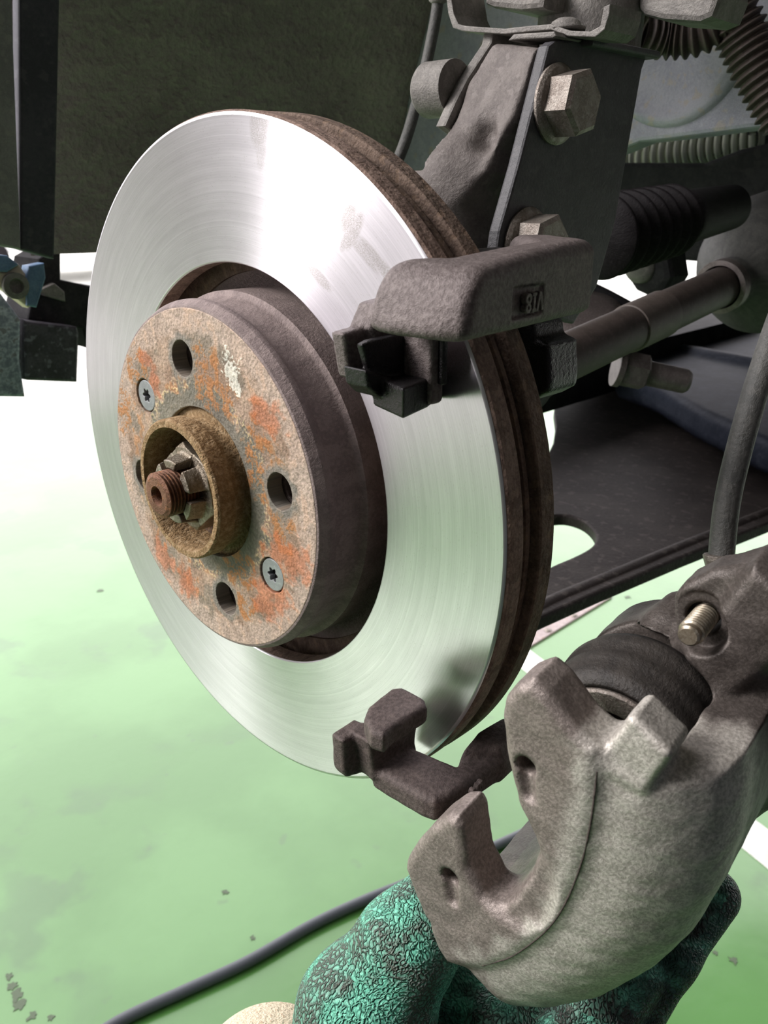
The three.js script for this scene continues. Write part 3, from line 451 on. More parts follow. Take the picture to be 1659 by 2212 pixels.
{
  const t = thing('sensor_cable', 'thin grey sensor cable hanging against the body panel', 'cable', [-54.9,125.7,-150]);
  part(t, 'cable_sheath', tube([[-61.9,215.2,-185], [-60,200,-182], [-59.6,175.7,-175], [-59.7,148.7,-165], [-54.9,127.9,-150], [-60.8,105.2,-140], [-66.5,84,-135]], 3.1, 60, 12), M.hose);
  part(t, 'sheath_collar', lathe([-59.8,203.3,-182], [-60.3,197.9,-182], [[3, -6], [4.6, -5], [4.6, 2], [3, 3]], 24), M.steelGrey);
}

// ---------------------------------------------------------------- wheel arch
console.log('arch');
{
  // the liner wraps the wheel: an arc about the axle, closed towards the engine bay
  const t = thing('wheel_arch_liner', 'rough dark wheel arch liner curving behind the disc', 'arch liner', [-350, 60, -250]);
  const R = 360, prof = [], N = 48, a0 = 0.128, a1 = Math.PI - 0.35, pos = [], idx = [], zs = [-74, -180, -260, -340, -400, -419]; const nz = gradNoise(91);
  for (let i = 0; i <= N; i++) for (let j = 0; j < zs.length * 4; j++) { const jj = j / (zs.length * 4 - 1) * (zs.length - 1), k = Math.min(zs.length - 2, Math.floor(jj)), z = mix(zs[k], zs[k + 1], jj - k), a = Math.PI - mix(a0, a1, i / N), r = R + 5 * nz(i / 3, z / 60, 4096) - 26 * sstep(-330, -419, z) ; pos.push(r * Math.cos(a), 1.38 * r * Math.sin(a), z); }
  const cN = zs.length * 4; for (let i = 0; i < N; i++) for (let j = 0; j < cN - 1; j++) { const a = i * cN + j; idx.push(a, a + 1, a + cN, a + 1, a + cN + 1, a + cN); }
  const inner = new THREE.BufferGeometry(); inner.setAttribute('position', new THREE.Float32BufferAttribute(pos, 3)); inner.setIndex(idx); inner.computeVertexNormals();
  const out = inner.clone(); { const p = out.attributes.position; for (let i = 0; i < p.count; i++) { const k = (R + 12) / R; p.setXY(i, p.getX(i) * k, p.getY(i) * k); } out.setIndex([...idx].reverse()); out.computeVertexNormals(); }
  part(t, 'liner_shell', boxUV(add(boxUV(inner, 160), boxUV(out, 160)), 160), M.liner);
}
{
  const t = thing('inner_fender', 'grey blue painted inner body panel with dusty stains behind the strut', 'body panel', [-100, 150, -420]);
  const pts = [[-354, 530], [-354, 120], ...[[-295.5,103.6],[-187.6,104.4],[-70.4,141.9],[-48.3,143.1],[23.7,148.7],[115.7,152.8]], [700, 300], [700, 530]];
  part(t, 'panel_skin', extrude('z', pts, -450, -420, 3, 200), M.bodyBlue);
  part(t, 'round_boss', lathe([-48.9,205.2,-420], along([-48.9,205.2,-420], [0, 0, 1], 20), [[56, -4], [54, 3], [48, 6], [42, 2], [0.1, 1]], 64, 120), M.bodyBlue);
  
}
{
  const t = thing('car_shell', 'dark underside of the car body above the wheel', 'car body', [0, 380, -300]);
  part(t, 'engine_bay_floor', box([0, 562, -900], [900, 25, 800], 5, 300), M.dark);
  part(t, 'far_sill', box([0, 425, -1610], [900, 110, 40], 10, 300), M.dark);
  { const w = [[-900, 90]]; for (let k = 0; k <= 40; k++) { const a = Math.PI - mix(0.17, Math.PI - 0.17, k / 40); w.push([374 * Math.cos(a), 1.38 * 374 * Math.sin(a)]); } w.push([900, 90], [900, 900], [-900, 900]); part(t, 'outer_wing', extrude('z', w, -72, -60, 2, 300), M.dark); }
}
{
  const t = thing('far_wheel', 'black tyre on a steel rim at the far side of the car', 'wheel', [0, -300, -1450]);
  part(t, 'tyre', lathe([0, 0, -1560], [0, 0, -1370], [[170, 0], [250, -4], [285, 14], [296, 40], [296, 150], [285, 176], [250, 194], [170, 190], [165, 95], [170, 0]], 64, 200), M.dark);
  part(t, 'rim', lathe([0, 0, -1520], [0, 0, -1370], [[0.1, 30], [60, 26], [120, 60], [160, 90], [168, 20], [172, 0]], 64, 200), M.steelGrey);
}
{
  const t = thing('fender_flange', 'upright dark flange at the front of the wheel arch', 'flange', [-292, 60, -50]);
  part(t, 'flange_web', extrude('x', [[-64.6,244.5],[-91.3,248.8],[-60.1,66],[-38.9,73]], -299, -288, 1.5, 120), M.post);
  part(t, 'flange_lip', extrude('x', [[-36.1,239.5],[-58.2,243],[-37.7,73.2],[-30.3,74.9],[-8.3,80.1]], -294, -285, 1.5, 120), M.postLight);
}
// small parts on and under the flange
{
  const t = thing('blue_bracket', 'pale blue bent steel bracket with a bolt hole below the flange', 'bracket', [-330,45.8,-47.1]);
  part(t, 'bracket_plate', extrude('x', [[-30.2,57.8],[-44.3,55.9],[-52.8,61],[-58.4,51.2],[-61.2,35],[-55.2,30.4],[-40.5,44.4],[-28.9,50.3]], -342, -330, 1.2), M.cream, 'dusty cream face');
  part(t, 'bracket_side', extrude('x', [[-55.6,51.5],[-58.8,59.2],[-70.3,60.6],[-70.1,50.5],[-60.3,30.5],[-53.3,32.7]], -340, -328, 1.2), M.blue);
  part(t, 'bracket_top', extrude('x', [[-30.6,69.1],[-44.5,67.2],[-51.7,60.6],[-42.7,56.3],[-28.7,57.8]], -338, -326, 1.2), M.blue);
  const c = [-326,46.7,-47.5]; part(t, 'bolt_head', lathe([-330, c[1], c[2]], [-300, c[1], c[2]], sharp([[0.1, 0], [9, 0], [9, 4], [5, 4.4], [4.6, 1], [0.1, 1]]), 32), M.steelGrey);
}
for (const [pts, x0, x1, m, what] of [
  [[[-34.6,29.6],[-56.1,37.8],[-68.7,16],[-63,-15.3],[-62.8,-43.8],[-23.1,-36.3]], -480, -380, M.teal, 'worn teal painted block beside the cream bracket'],
  [[[-78.1,12.9],[-81.5,11.1],[-122.1,2.2],[-123,-3.2],[-115.7,-43.5],[-75,-35.5],[-71.4,-34.2]], -470, -400, M.tealDark, 'dark scuffed rubber block between the teal block and the disc']]) {
  const t = thing('lift_pad', what, 'block', [(x0 + x1) / 2, -20, pts[2][0]]); part(t, 'pad_body', extrude('x', pts, x0, x1, 2.5, 90), m);
  part(t, 'pad_plate', extrude('x', pts.map(([z, y]) => [z * 0.9 + pts[2][0] * 0.1, y * 0.85 + pts[2][1] * 0.15]), x0 - 16, x0, 1.5, 90), M.dark);
}
{
  const t = thing('sill_bar', 'dark steel bar running towards the disc above the rubber block', 'bar', [-420,24.8,-127.7]);
  part(t, 'bar_body', extrude('x', [[-106.3,55.9],[-121.2,62.3],[-125.5,59.2],[-122.5,38.7],[-147.7,31.5],[-161.8,28.9],[-162.7,1.9],[-159.1,-26],[-138.1,-20],[-136.1,-3.9],[-89.9,9.6],[-96.5,27.5]], -470, -420, 2, 90), M.dark);
  part(t, 'bar_lug', extrude('x', [[-99.1,32.3],[-113,37.1],[-120.6,29.8],[-120.2,21.6],[-104.5,27.5]], -424, -412, 1), M.steelGrey);
}
{
  const t = thing('parked_vehicle', 'white vehicle with a blue stripe parked outside the workshop', 'vehicle', [-9000, -900, -4600]);
  const q = [[-1800, -560], [-1800, 300], [-1500, 620], [1200, 640], [1700, 200], [1800, -560]];
  part(t, 'vehicle_body', extrude('x', q.map(([z, y]) => [z - 4300, y]), -10600, -9000, 60, 800), M.vehicle);
  part(t, 'vehicle_stripe', extrude('x', [[-6000, -330], [-2600, -330], [-2600, -260], [-6000, -260]], -9010, -8985, 3, 800), M.vehicleBlue);
  for (const z of [-5400, -3200]) part(t, 'wheel', lathe([-9250, -620, z], [-8980, -620, z], sharp([[0.1, 0], [275, 0], [290, 30], [290, 240], [270, 262], [170, 262], [160, 240], [0.1, 245]]), 48, 300), M.blackRubber);
}

// ---------------------------------------------------------------- inboard parts
console.log('inboard');
{
  const t = thing('steering_boot', 'black ribbed rubber bellows beside the strut clamp', 'rubber boot', [-0,82.9,-290.9]);
  const a = [10,84,-240.7], b = [10,92.5,-346.2], prof = [[0.1, 0]]; for (let i = 0; i < 7; i++) { const w = 24 - i * 0.3; prof.push([w - 9, i * 13 + 1], [w - 1, i * 13 + 5], [w, i * 13 + 6.5], [w - 1, i * 13 + 8], [w - 9, i * 13 + 12]); } prof.push([18, 96], [17, 104], [15, 170], [0.1, 172]);
  part(t, 'bellows', lathe(a, b, prof, 72), M.blackRubber);
}
{
  const t = thing('underbody_panel', 'black engine undertray in deep shade behind the drive shaft', 'undertray', [-100, 60, -700]);
  part(t, 'tray_wall', extrude('z', [[-288.5,135.1],[-187.9,132.7],[-128.6,131.7],[-93.9,143.3],[-52.5,150.7],[24.5,148.2],[49.6,20.5],[-75.6,27.3],[-96,39.1],[-150.2,40.4],[-188.8,9.6],[-199.8,18.4],[-205.1,30.1],[-231.3,35.8],[-267.7,43.7]], -690, -650, 4, 200), M.dark);
  part(t, 'tray_block', box([40, 290, -1040], [420, 230, 260], 20, 200), M.dark);
  part(t, 'round_lug', extrude('z', [[-134.7,56.8],[-89.6,59],[-82.2,36.1],[-89.1,22],[-102.1,17.7],[-116.5,22.2],[-126.2,32.9]], -558, -520, 6, 100), M.dark);
  part(t, 'lug_bolt', lathe([-112.5,42.8,-520], along([-112.5,42.8,-520], [0.2, 0.1, 1], 12), [[14, 0], [13, 5], [8, 9], [0.1, 10]], 24), M.steelGrey);
}
{
  const t = thing('coil_spring', 'pale green lit coil spring glimpsed under the body panel', 'spring', [-189.8,143.8,-720]);
  const a = [-258.8,140.7,-725], b = [-110,158.4,-725], p = [], n = 150; const ux = b[0] - a[0], uy = b[1] - a[1];
  for (let i = 0; i <= n; i++) { const s = i / n, q = s * TAU * 17; p.push([a[0] + ux * s - uy / 240 * 17 * Math.sin(q), a[1] + uy * s + 17 * Math.sin(q), a[2] + 17 * Math.cos(q)]); }
  part(t, 'spring_coil', tube(p, 3.4, 600, 8), M.springPale);
}
for (const [pts, r, what] of [[[[5.2,213.7,-380], [14.2,198.1,-385], [29,174.1,-390], [45.5,149.9,-395]], 15, 'brown corrugated conduit hanging by the body panel edge'], [[[-38.5,202.5,-350], [-27,200.3,-365], [-8.8,201.2,-372], [8,210.6,-378]], 12, 'dark corrugated conduit tucked under the spring seat']]) {
  const t = thing('corrugated_conduit', what, 'conduit', pts[0]), c = new THREE.CatmullRomCurve3(pts.map((p) => new THREE.Vector3(...p))), g = new THREE.TubeGeometry(c, 220, r, 20), p = g.attributes.position, nn = g.attributes.normal, L = c.getLength();
  for (let i = 0; i < p.count; i++) { const s = Math.floor(i / 21) / 220 * L, w = 1.6 * Math.cos(s / 5.2 * TAU); p.setXYZ(i, p.getX(i) + nn.getX(i) * w, p.getY(i) + nn.getY(i) * w, p.getZ(i) + nn.getZ(i) * w); } g.computeVertexNormals();
  part(t, 'conduit_tube', g, M.shaft);
}
{
  const t = thing('control_arm', 'dark pressed steel lower control arm with an oval hole', 'suspension arm', [-40, -170, -300]);
  const arm2 = [[-14.1,-186],[-175.6,-435.7],[-214.2,-543.4],[-243.5,-600.9],[-281.6,-661.3],[-322.1,-716.3],[-364.2,-782.2],[-411.8,-866.3],[-416,-907.4],[-412.9,-967.9],[-342.7,-918.1],[-172.9,-807.4],[-44.8,-718.3],[123,-626.6],[48,-642.1],[32.7,-526.6],[13.9,-410],[-0.1,-308.5],[-7,-248.2]];
  const hole = new THREE.Path(new THREE.CatmullRomCurve3([[-54.2,-297.6],[-86.2,-335.5],[-108.9,-376.8],[-112.3,-402.7],[-104.6,-416.8],[-88.1,-417.6],[-63.3,-400.4],[-51.7,-381.1],[-48.3,-360.4],[-50.1,-325.6]].map((p) => new THREE.Vector3(p[0], p[1], 0)), true).getPoints(64).slice(0, 64).map((p) => new THREE.Vector2(p.x, p.y)));
  part(t, 'arm_plate', extrude('y', arm2, -176, -165, 2.5, 120, [hole], 3), M.arm);
  const rib = (a, b, r) => tube(a, r, 60, 14, 120);
  part(t, 'edge_flange', tube([[-401.3,-163,-891], [-326.6,-162,-890.1], [-164,-162,-788.3], [-38.6,-162,-701.9], [95,-162,-617.9]], 13, 60, 14, 120), M.arm);
  part(t, 'edge_flange', tube([[-18.4,-172,-232.4], [-18.2,-172,-265.1], [-10.9,-172,-327.3], [2.8,-172,-434], [21,-172,-558.4], [37.5,-172,-677.3]], 9, 60, 14, 120), M.arm);
}
{
  const p = [-64.2,-26.4,-420], d = [0.55, -0.15, -0.5], t = thing('link_nut', 'dull steel lock nut and bolt end above the control arm', 'nut', p);
  part(t, 'washer', lathe(along(p, d, -8), along(p, d, 30), sharp([[0.1, 0], [16, 0], [16, 5], [0.1, 5]]), 40), M.nutDull);
  part(t, 'hex_nut', hexHead(p, d, 26, 20, 2), M.nutDull);
  part(t, 'bolt_end', lathe(along(p, d, 24), along(p, d, 90), sharp([[0.1, 0], [10, 0], [10, 34], [8, 37], [0.1, 37]]), 32), M.nutDull);
}
{
  const t = thing('subframe', 'blue black painted subframe beam beyond the control arm', 'subframe', [-150, -120, -700]);
  part(t, 'beam', solid(I(4, U(20, sPrism('y', [[-268.5,-769.5],[-325,-955.4],[-336.7,-1094.2],[-319,-1259.6],[-296.9,-1403.4],[-226.2,-1427.3],[93,-589.7],[-2.9,-592.2],[-110.1,-663.1],[-188.8,-729.1]], -146, -112, 10), sCone([-297.1,-124,-975.8], [2,-124,-910.8], 18, 20)), half([0, 0, -1250], [0, 0, -1])), [-700, -200, -1500], [100, -50, -350], 8, 200), M.subframe);
  part(t, 'beam_rear', box([-340, -115, -900], [60, 28, 360], 10, 200), M.dark);
}
{
  const t = thing('link_rod', 'dark suspension link with a dusty round end behind the drive shaft', 'rod', [-96,9.1,-420]);
  part(t, 'rod_body', tube([[-129.8,34.2,-420], [-99.3,22.8,-430], [-50.4,-0.5,-445]], 12, 30, 20), M.dark);
  part(t, 'round_end', lathe([-90.9,6.2,-400], along([-90.9,6.2,-400], [0.2, 0.6, 0.3], 40), [[0.1, -20], [30, -18], [34, 0], [30, 12], [18, 16], [0.1, 17]], 40), M.iron);
}

// ---------------------------------------------------------------- floor furniture
{
  const t = thing('floor_hose', 'dark grey air hose lying on the green floor', 'hose', [-459.7,-900,-325.8]);
  const P = [[-775.7,-892,397.5], [-583.8,-892,148.7], [-513.4,-892,-22.9], [-504.5,-892,-106.6], [-483.2,-892,-188.4], [-461.5,-892,-271], [-444.2,-892,-382.3], [-423.1,-892,-464.9], [-388.4,-892,-571.9], [-339.2,-892,-746.4], [-291.1,-892,-957.4], [-216.4,-892,-1307.1], [-36.2,-892,-1896.2], [164.2,-892,-2320]];
  part(t, 'hose_sheath', tube(P, 8, 260, 16, 200), M.floorHose);
}
{
  const t = thing('floor_plate', 'worn grey pink steel strip riveted to the floor', 'floor plate', [-696.8,-900,-1424.8]);
  part(t, 'strip', extrude('y', [[-692.7,-1090.8],[-739,-1115.2],[-756.5,-1647.7],[-692.3,-1615.8]], -900, -894, 1, 200), M.steelStrip);
  for (const c of [[-705.4,-894,-1345.4], [-703,-894,-1453.7]]) part(t, 'rivet', lathe([c[0], -894, c[2]], [c[0], -880, c[2]], [[9, 0], [8, 3], [4, 5], [0.1, 5.4]], 24), M.zinc);
}

// ---------------------------------------------------------------- caliper held in the hand
console.log('caliper');
const AX=[0.12033,-0.03519,0.99211], BX=[-0.40830,-0.91269,0.01715], CX=[-0.90488,0.40714,0.12419], CO=[172,-49.2,33.5];   // caliper axes: A along the piston towards the finger faces, B across the fingers, C from bridge to finger tips
const cal = (g) => { g.applyMatrix4(new THREE.Matrix4().set(AX[0], BX[0], CX[0], CO[0], AX[1], BX[1], CX[1], CO[1], AX[2], BX[2], CX[2], CO[2], 0, 0, 0, 1)); return g; };
const calP = ([a, b, c]) => [0, 1, 2].map((k) => CO[k] + AX[k] * a + BX[k] * b + CX[k] * c);
const PIST = [-34,-11.1,-8.7], PIN = [-52,-50.9,-6.1];
{
  const t = thing('brake_caliper', 'grey cast brake caliper with two fingers held clear of the disc', 'brake caliper', calP([-30, 20, -40]));
  const det = new THREE.Matrix3().set(AX[0], BX[0], CX[0], AX[1], BX[1], CX[1], AX[2], BX[2], CX[2]).determinant();
  const fix = (g) => { const q = cal(g); if (det < 0) flip(q); return q; };
  // outer face with the U between the fingers
  const face = [[-20.4,18.7],[-26.3,20.4],[-33,19.8],[-37.9,16.9],[-37.6,11.7],[-33.8,0.6],[-33.2,-6.3],[-21,-12.7],[-9,-17.3],[4.5,-21.5],[23.1,-25.1],[36.9,-25.6],[56.8,-23.3],[70.9,-18.9],[85.4,-10.7],[83.2,-4.5],[76.4,1.6],[75,5.8],[68.8,13.3],[64.1,18.5],[59.9,19.8],[49.3,19.7],[36.3,18.5],[28.3,16.4],[24.5,13.6],[26.3,10.2],[39.3,1.8],[44.6,-6.2],[44.7,-14.6],[40.9,-20.7],[33.9,-24.4],[27,-24.5],[20.8,-22.2],[14.8,-18.1],[8.4,-10.1],[6.2,-4.5],[1.6,2.2],[-1.8,5],[-9.1,11.2]];
  const prA = (pts, lo, hi, r) => { const q = poly2(pts); return (x, y, z) => { const d = q(y, z) + r, e = Math.max(lo + r - x, x - hi + r); return Math.min(Math.max(d, e), 0) + hyp(Math.max(d, 0), Math.max(e, 0)) - r; }; };
  let fingers = prA(face, -17, 0, 3.5);
  const parting = [[-31.8,-7.7],[-27.7,-9.4],[-20.9,-12.6],[-9,-17.3],[4.5,-21.5],[23.1,-25.1],[36.9,-25.6],[56.8,-23.3],[70.9,-18.9],[83.4,-11.8]];
  const outer = [], inner = []; parting.forEach((p, i) => { const a = parting[Math.max(0, i - 1)], b = parting[Math.min(parting.length - 1, i + 1)], L = hyp(b[0] - a[0], b[1] - a[1]); let n = [(b[1] - a[1]) / L, -(b[0] - a[0]) / L]; if (n[1] > 0) n = [-n[0], -n[1]]; const w = mix(mix(29, 32, sstep(0, 4, i)), 31, sstep(4, 8, i)); outer.push([p[0] + w * n[0], p[1] + w * n[1]]); const v = mix(1, 13, sstep(0, 3, i)); inner.push([p[0] - v * n[0], p[1] - v * n[1]]); });
  const ringPts = [...outer, ...inner.reverse()], q2 = poly2(ringPts);
  const edge = poly2([...outer, [120, 60], [-80, 60]]);
  let bridge = I(6, prA(ringPts, -86, 0, 3), (x, y, z) => { const e = clamp(edge(y, z) + 33, 0, 35); return (x + 0.6 + 37 - Math.sqrt(37 * 37 - e * e)) * 0.72; });
  let f = U(5, fingers, bridge);
  // square boss beside the upper finger
  f = U(3, f, prA([[-45.8,-7.1],[-47.5,-8.3],[-45.8,-19.7],[-44.8,-20.8],[-30.6,-21.8],[-29.2,-21],[-27.3,-8],[-28.4,-7.2]], -17, -3, 2.2));
  // cylinder housing and flank
  const cy = (a0, a1, r, rd) => sCyl([a0, PIST[1], PIST[2]], [a1, PIST[1], PIST[2]], r, rd);
  f = U(9, f, cy(-84, -51, 25.5, 4), sCone([-66, PIST[1] - 23, PIST[2] + 10], [-72, PIST[1] - 26, PIST[2] + 10], 5.5, 5.5));
  { const R1 = [-48,-20.2,-18.2], R2 = [-48,-58.6,-23.6], Q = [-80,27.5,-52.4], u = [0, 1, 2].map((k) => R2[k] - R1[k]), v = [0, 1, 2].map((k) => Q[k] - R1[k]), n = [u[1] * v[2] - u[2] * v[1], u[2] * v[0] - u[0] * v[2], u[0] * v[1] - u[1] * v[0]], sg = n[2] > 0 ? -1 : 1;
    f = U(5, f, I(3, prA([[-76, -8], [-20, -8], [28, -20], [28, -52], [10, -62], [-76, -62]], -92, -47, 3), half(R1, n.map((k) => k * sg)))); }
  f = S(2, f, cy(-62, -20, 25.5, 1));
  const wellCut = cy(-52, -17, 27.6, 2); f = S(2, f, (x, y, z) => Math.max(wellCut(x, y, z), -31 - z));
  // guide pin ear and the flat web below it, edged by a rib
  f = U(6, f, prA([[-46,1.2],[-51.3,4.1],[-56.9,3.8],[-65.7,0.1],[-72.2,-5.4],[-75,-9.9],[-75.6,-17],[-69.7,-26.3],[-61.3,-29.1],[-51.8,-25.4],[-18.1,-20.1],[-22.1,-11.2],[-36.1,-7.8],[-41.7,-2.9]], -66, -52, 3));
  f = U(3, f, sCone([-50,-18.6,-19.1], [-52,-60.5,-25.4], 2.6, 2.6));
  f = S(2, f, (x, y, z) => Math.max(wellCut(x, y, z), -31 - z));
  f = S(0.6, f, sCyl([-53, PIN[1], PIN[2]], [-46, PIN[1], PIN[2]], 8.6, 0.2));
  f = S(0.6, f, sCyl([-80, PIN[1], PIN[2]], [-46, PIN[1], PIN[2]], 4.9, 0.2));
  // pin holes in the finger faces
  for (const [x, y, r] of [[1133,1655,0], [972,1893,0]].map(([, , r], i) => [...(i ? [-0,48.6,5.1] : [0,-12.3,5.6])])) f = S(1.2, f, U(2, sCyl([-9, y, r], [4, y, r], 3.1, 1), sCone([0.5, y + 4, r - 2.5], [0.5, y + 7.5, r - 5], 2.8, 2.4)));
  const cg = solid(rough(f, 0.2, 5), [-100, -85, -100], [6, 125, 48], 0.95, 45);
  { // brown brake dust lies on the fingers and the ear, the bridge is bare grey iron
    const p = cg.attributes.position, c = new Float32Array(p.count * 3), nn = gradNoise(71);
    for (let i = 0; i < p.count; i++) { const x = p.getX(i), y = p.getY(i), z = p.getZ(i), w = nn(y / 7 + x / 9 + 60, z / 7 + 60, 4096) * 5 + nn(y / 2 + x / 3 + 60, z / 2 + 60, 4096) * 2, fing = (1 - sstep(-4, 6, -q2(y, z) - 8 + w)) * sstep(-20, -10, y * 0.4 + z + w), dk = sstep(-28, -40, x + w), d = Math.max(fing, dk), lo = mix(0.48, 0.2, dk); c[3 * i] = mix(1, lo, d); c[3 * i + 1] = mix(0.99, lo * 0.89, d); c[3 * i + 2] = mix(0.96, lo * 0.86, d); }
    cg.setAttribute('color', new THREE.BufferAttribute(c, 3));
  }
  part(t, 'caliper_body', fix(cg), M.caliper);
  { // fine mould line between the finger faces and the bridge, lying in the surface
    const curve = new THREE.CatmullRomCurve3(parting.slice(1, -1).map((p) => new THREE.Vector3(0, p[0], p[1]))), pts = curve.getPoints(70).map((p) => { let lo = -20, hi = 6; for (let k = 0; k < 30; k++) { const m = (lo + hi) / 2; if (f(m, p.y, p.z) < 0) lo = m; else hi = m; } return [lo - 0.12, p.y, p.z]; });
    part(t, 'mould_line', fix(tube(pts, 0.32, 200, 8, 40)), M.ironDark, 'thin dark mould line');
  }
  part(t, 'dust_boot', fix(lathe([-52, PIST[1], PIST[2]], [0, PIST[1], PIST[2]], [[20, 0], [26.6, 0], [27.3, 3], [27, 6.5], [25.4, 8.5], [26.6, 11.5], [26, 15], [24.8, 17], [25.4, 19.5], [24.2, 22.5], [22, 24], [20.9, 24], [20.6, 20], [20, 0]], 96)), M.boot);
  part(t, 'piston', fix(lathe([-58, PIST[1], PIST[2]], [0, PIST[1], PIST[2]], sharp([[13.4, 2], [13.4, 30], [14.2, 31.2], [19.8, 31.2], [20.5, 30.4], [20.5, 0], [0.1, 0], [0.1, 2], [13.4, 2]]), 96, 40)), M.zinc, 'bright steel piston rim');
}
{
  const t = thing('guide_bolt', 'shiny threaded guide bolt end poking through the caliper ear', 'bolt', calP([-40, PIN[1], PIN[2]]));
  const prof = [[0.01, 31], [2.5, 31], [3.1, 30.4], [3.1, 28.6]]; for (let z = 28.2; z > 2; z -= 1.4) prof.push([3.7, z], [3.7, z - 0.3], [2.95, z - 0.7], [2.95, z - 1]); prof.push([3, 0], [0.01, 0]);
  part(t, 'bolt_thread', creased(lathe(calP([-72, PIN[1], PIN[2]]), calP([0, PIN[1], PIN[2]]), prof, 48, 30)), M.boltBright);
}
{
  const t = thing('brake_hose', 'grey rubber brake hose rising from the caliper with a crimped ferrule', 'hose', [183.4,1.2,-50.2]);
  part(t, 'hose_tube', tube([[182.3,1.1,-52], [181.2,5.8,-53.6], [179,19.8,-57.6], [177.7,36.4,-64], [176.3,52.5,-73.1], [173.5,70.6,-89.4], [165.9,91.3,-123.8], [144.1,115.7,-191.5], [97.7,146.7,-283.9]], 4.0, 120, 20), M.hose);
  part(t, 'ferrule', lathe([182.5,-3.3,-51.3], [181.2,4.5,-52.8], sharp([[0.1, 0], [4.1, 0], [4.3, 3], [5.1, 5.6], [5.3, 6.6], [4.1, 7], [0.1, 7]]), 12, 30), M.zinc, 'grey crimped ferrule');
}

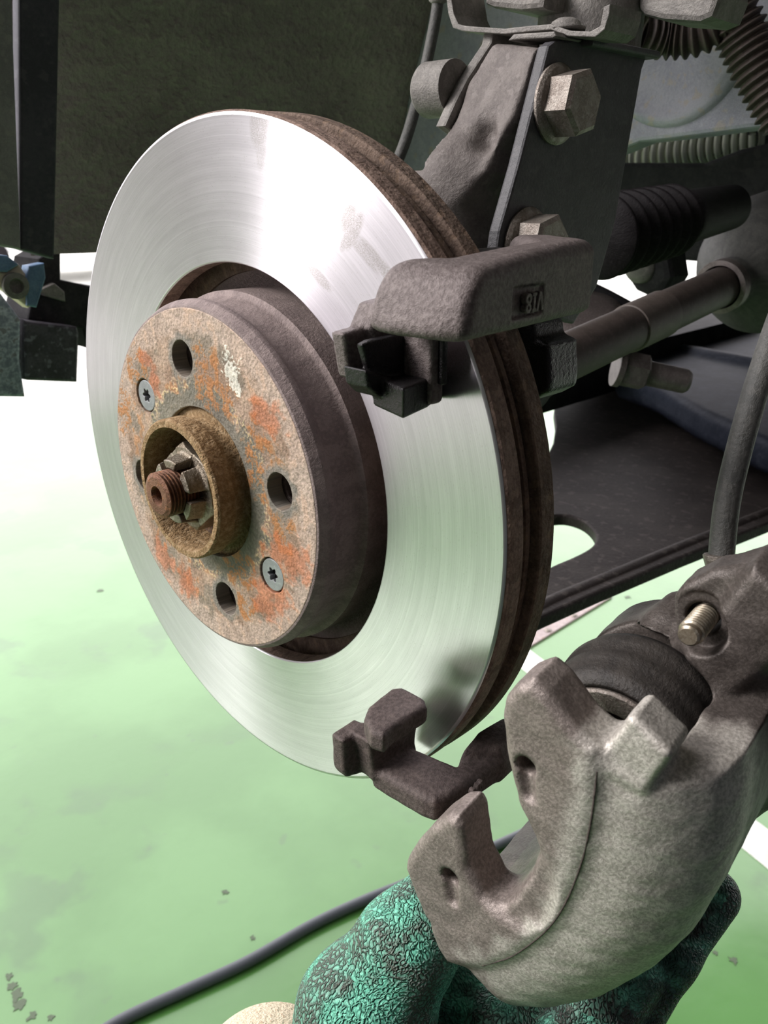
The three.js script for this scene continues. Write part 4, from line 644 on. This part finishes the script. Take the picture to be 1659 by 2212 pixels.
// ---------------------------------------------------------------- the hand in its work glove
console.log('hand');
{
  const t = thing('person', 'hand in a dirty green rubber coated work glove holding the caliper', 'person', [135.5,-167.7,35.5]);
  const n = 1024, W1 = field(n, 46, 2, 61, 0.4), W2 = field(n, 46, 2, 62, 0.4), Dd = field(n, 4, 5, 63), De = field(n, 90, 3, 64);
  const ridge = (k) => { const a = 1 - Math.abs(2 * W1[k] - 1) * 3.2, b = 1 - Math.abs(2 * W2[k] - 1) * 3.2; return clamp(Math.max(a, b)); };
  const map = tex(n, (i, j, k) => { const r = ridge(k); let c = mix3([96, 182, 152], [118, 206, 176], De[k]); const dirt = sstep(0.42, 0.66, Dd[k]) * 0.7 + 0.1; c = mix3(c, [84, 78, 72], clamp(dirt * (0.55 + 0.6 * r))); return c.map((v) => v * (0.88 + 0.24 * De[k])); });
  const glove = phys({ map, bumpMap: tex(n, (i, j, k) => ridge(k) * 0.8 + De[k] * 0.2, false), bumpScale: 0.0016, roughness: 0.5 });
  const all = [], cone = (a, b, p, q) => { all.push(a, b); return sCone(a, b, p, q); };
  const palm = U(9,
    cone([120.2,-142.4,9.4], [118.1,-153.8,22.3], 14, 18), cone([118.1,-153.8,22.3], [111.2,-182.8,37.8], 18, 24), cone([111.2,-182.8,37.8], [114.3,-231.1,46.3], 26, 34),
    cone([117.2,-227.7,41.5], [166.4,-239.7,-8.9], 34, 30), cone([76.7,-255.5,67.2], [114.5,-236.3,41.4], 30, 34));
  const middle = U(5, cone([189.2,-152.6,-80.2], [185,-165.6,-53.5], 10.6, 11.6), cone([185,-165.6,-53.5], [180.5,-189.4,-28.2], 11.6, 13), cone([180.5,-189.4,-28.2], [166.4,-239.7,-8.9], 13, 20));
  const ring = U(5, cone([179.1,-165.9,-36.8], [175.3,-178.2,-21.6], 13, 14), cone([175.3,-178.2,-21.6], [164.8,-209.1,-1.4], 14, 20));
  const index = U(5, cone([123.5,-166.9,-44.3], [141.3,-189.5,-42], 12, 12.5), cone([141.3,-189.5,-42], [155.7,-243.2,-11.5], 12.5, 20));
  const little = U(5, cone([154.1,-188.7,-20.3], [145.1,-193.5,-2.5], 13, 15), cone([145.1,-193.5,-2.5], [142,-224.3,14.6], 15, 20), cone([119.9,-191.6,-4], [136.5,-213,-9], 18, 22));
  const hand = U(6, palm, U(2, middle, ring, index, little)), lo = [0, 1, 2].map((k) => Math.min(...all.map((p) => p[k])) - 42), hi = [0, 1, 2].map((k) => Math.max(...all.map((p) => p[k])) + 42);
  const hg = solid(hand, lo, hi, 1.3, 110);
  { // grime rubbed into the finger coating, thickest on the fingers that carry the casting
    const p = hg.attributes.position, c = new Float32Array(p.count * 3), nn = gradNoise(66);
    for (let i = 0; i < p.count; i++) { const x = p.getX(i), y = p.getY(i), z = p.getZ(i), w = nn(x / 9 + z / 13 + 50, y / 9 - z / 11 + 50, 4096) * 9 + nn(x / 3 + z / 4 + 50, y / 3 + 50, 4096) * 3, m = Math.min(middle(x, y, z), index(x, y, z)), o = Math.min(ring(x, y, z), little(x, y, z)), dm = 1 - sstep(-2, 7, m + w), dn = 0.75 * (1 - sstep(-2, 3, o + w * 0.8 + 1)); const q = 1 - 0.72 * Math.max(dm, dn); c[3 * i] = q; c[3 * i + 1] = q * (1 - 0.18 * (1 - q)); c[3 * i + 2] = q * (1 - 0.1 * (1 - q)); }
    hg.setAttribute('color', new THREE.BufferAttribute(c, 3)); glove.vertexColors = true;
  }
  part(t, 'gloved_hand', hg, glove);
  { // the rest of the mechanic, who stoops behind the lens: sleeve, torso, legs, head
    const sleeve = U(40, sCone([79.4,-260.8,59.8], [150, -400, 400], 40, 50), sCone([150, -400, 400], [470, -130, 690], 50, 64));
    const trunk = U(70, sCone([640, -110, 720], [760, -470, 930], 145, 160), sCone([480, -90, 700], [760, -60, 640], 90, 90));
    const legs = U(40, sCone([680, -500, 930], [440, -440, 760], 100, 76), sCone([440, -440, 760], [560, -850, 840], 66, 48), sCone([840, -500, 900], [760, -440, 600], 100, 76), sCone([760, -440, 600], [840, -850, 700], 66, 48), sCone([560, -872, 850], [480, -876, 750], 42, 34), sCone([840, -872, 710], [760, -876, 610], 42, 34));
    const right = U(30, sCone([760, -40, 640], [620, -120, 420], 62, 50), sCone([620, -120, 420], [345, 70, 236], 46, 34)), head = U(30, sCone([620, -10, 660], [590, 110, 610], 60, 58), sEll([570, 170, 580], [82, 115, 98]));
    part(t, 'work_clothes', solid(U(40, sleeve, trunk, legs, right, head), [0, -899, 40], [1000, 340, 1130], 14, 300), M.cloth, 'dark navy overalls');
  }
  { const a = [73.8,-248,58.3], b = [55.6,-282.6,80.6], all2 = [a, b], l2 = [0, 1, 2].map((k) => Math.min(a[k], b[k]) - 48), h2 = [0, 1, 2].map((k) => Math.max(a[k], b[k]) + 48); part(t, 'knit_cuff', solid(S(2, sCone(a, b, 35, 37), sCone(a, b, 29, 31)), l2, h2, 1.6, 30), M.knit, 'cream knitted cuff'); }
}
console.log('done');
renderer.render(scene, camera);
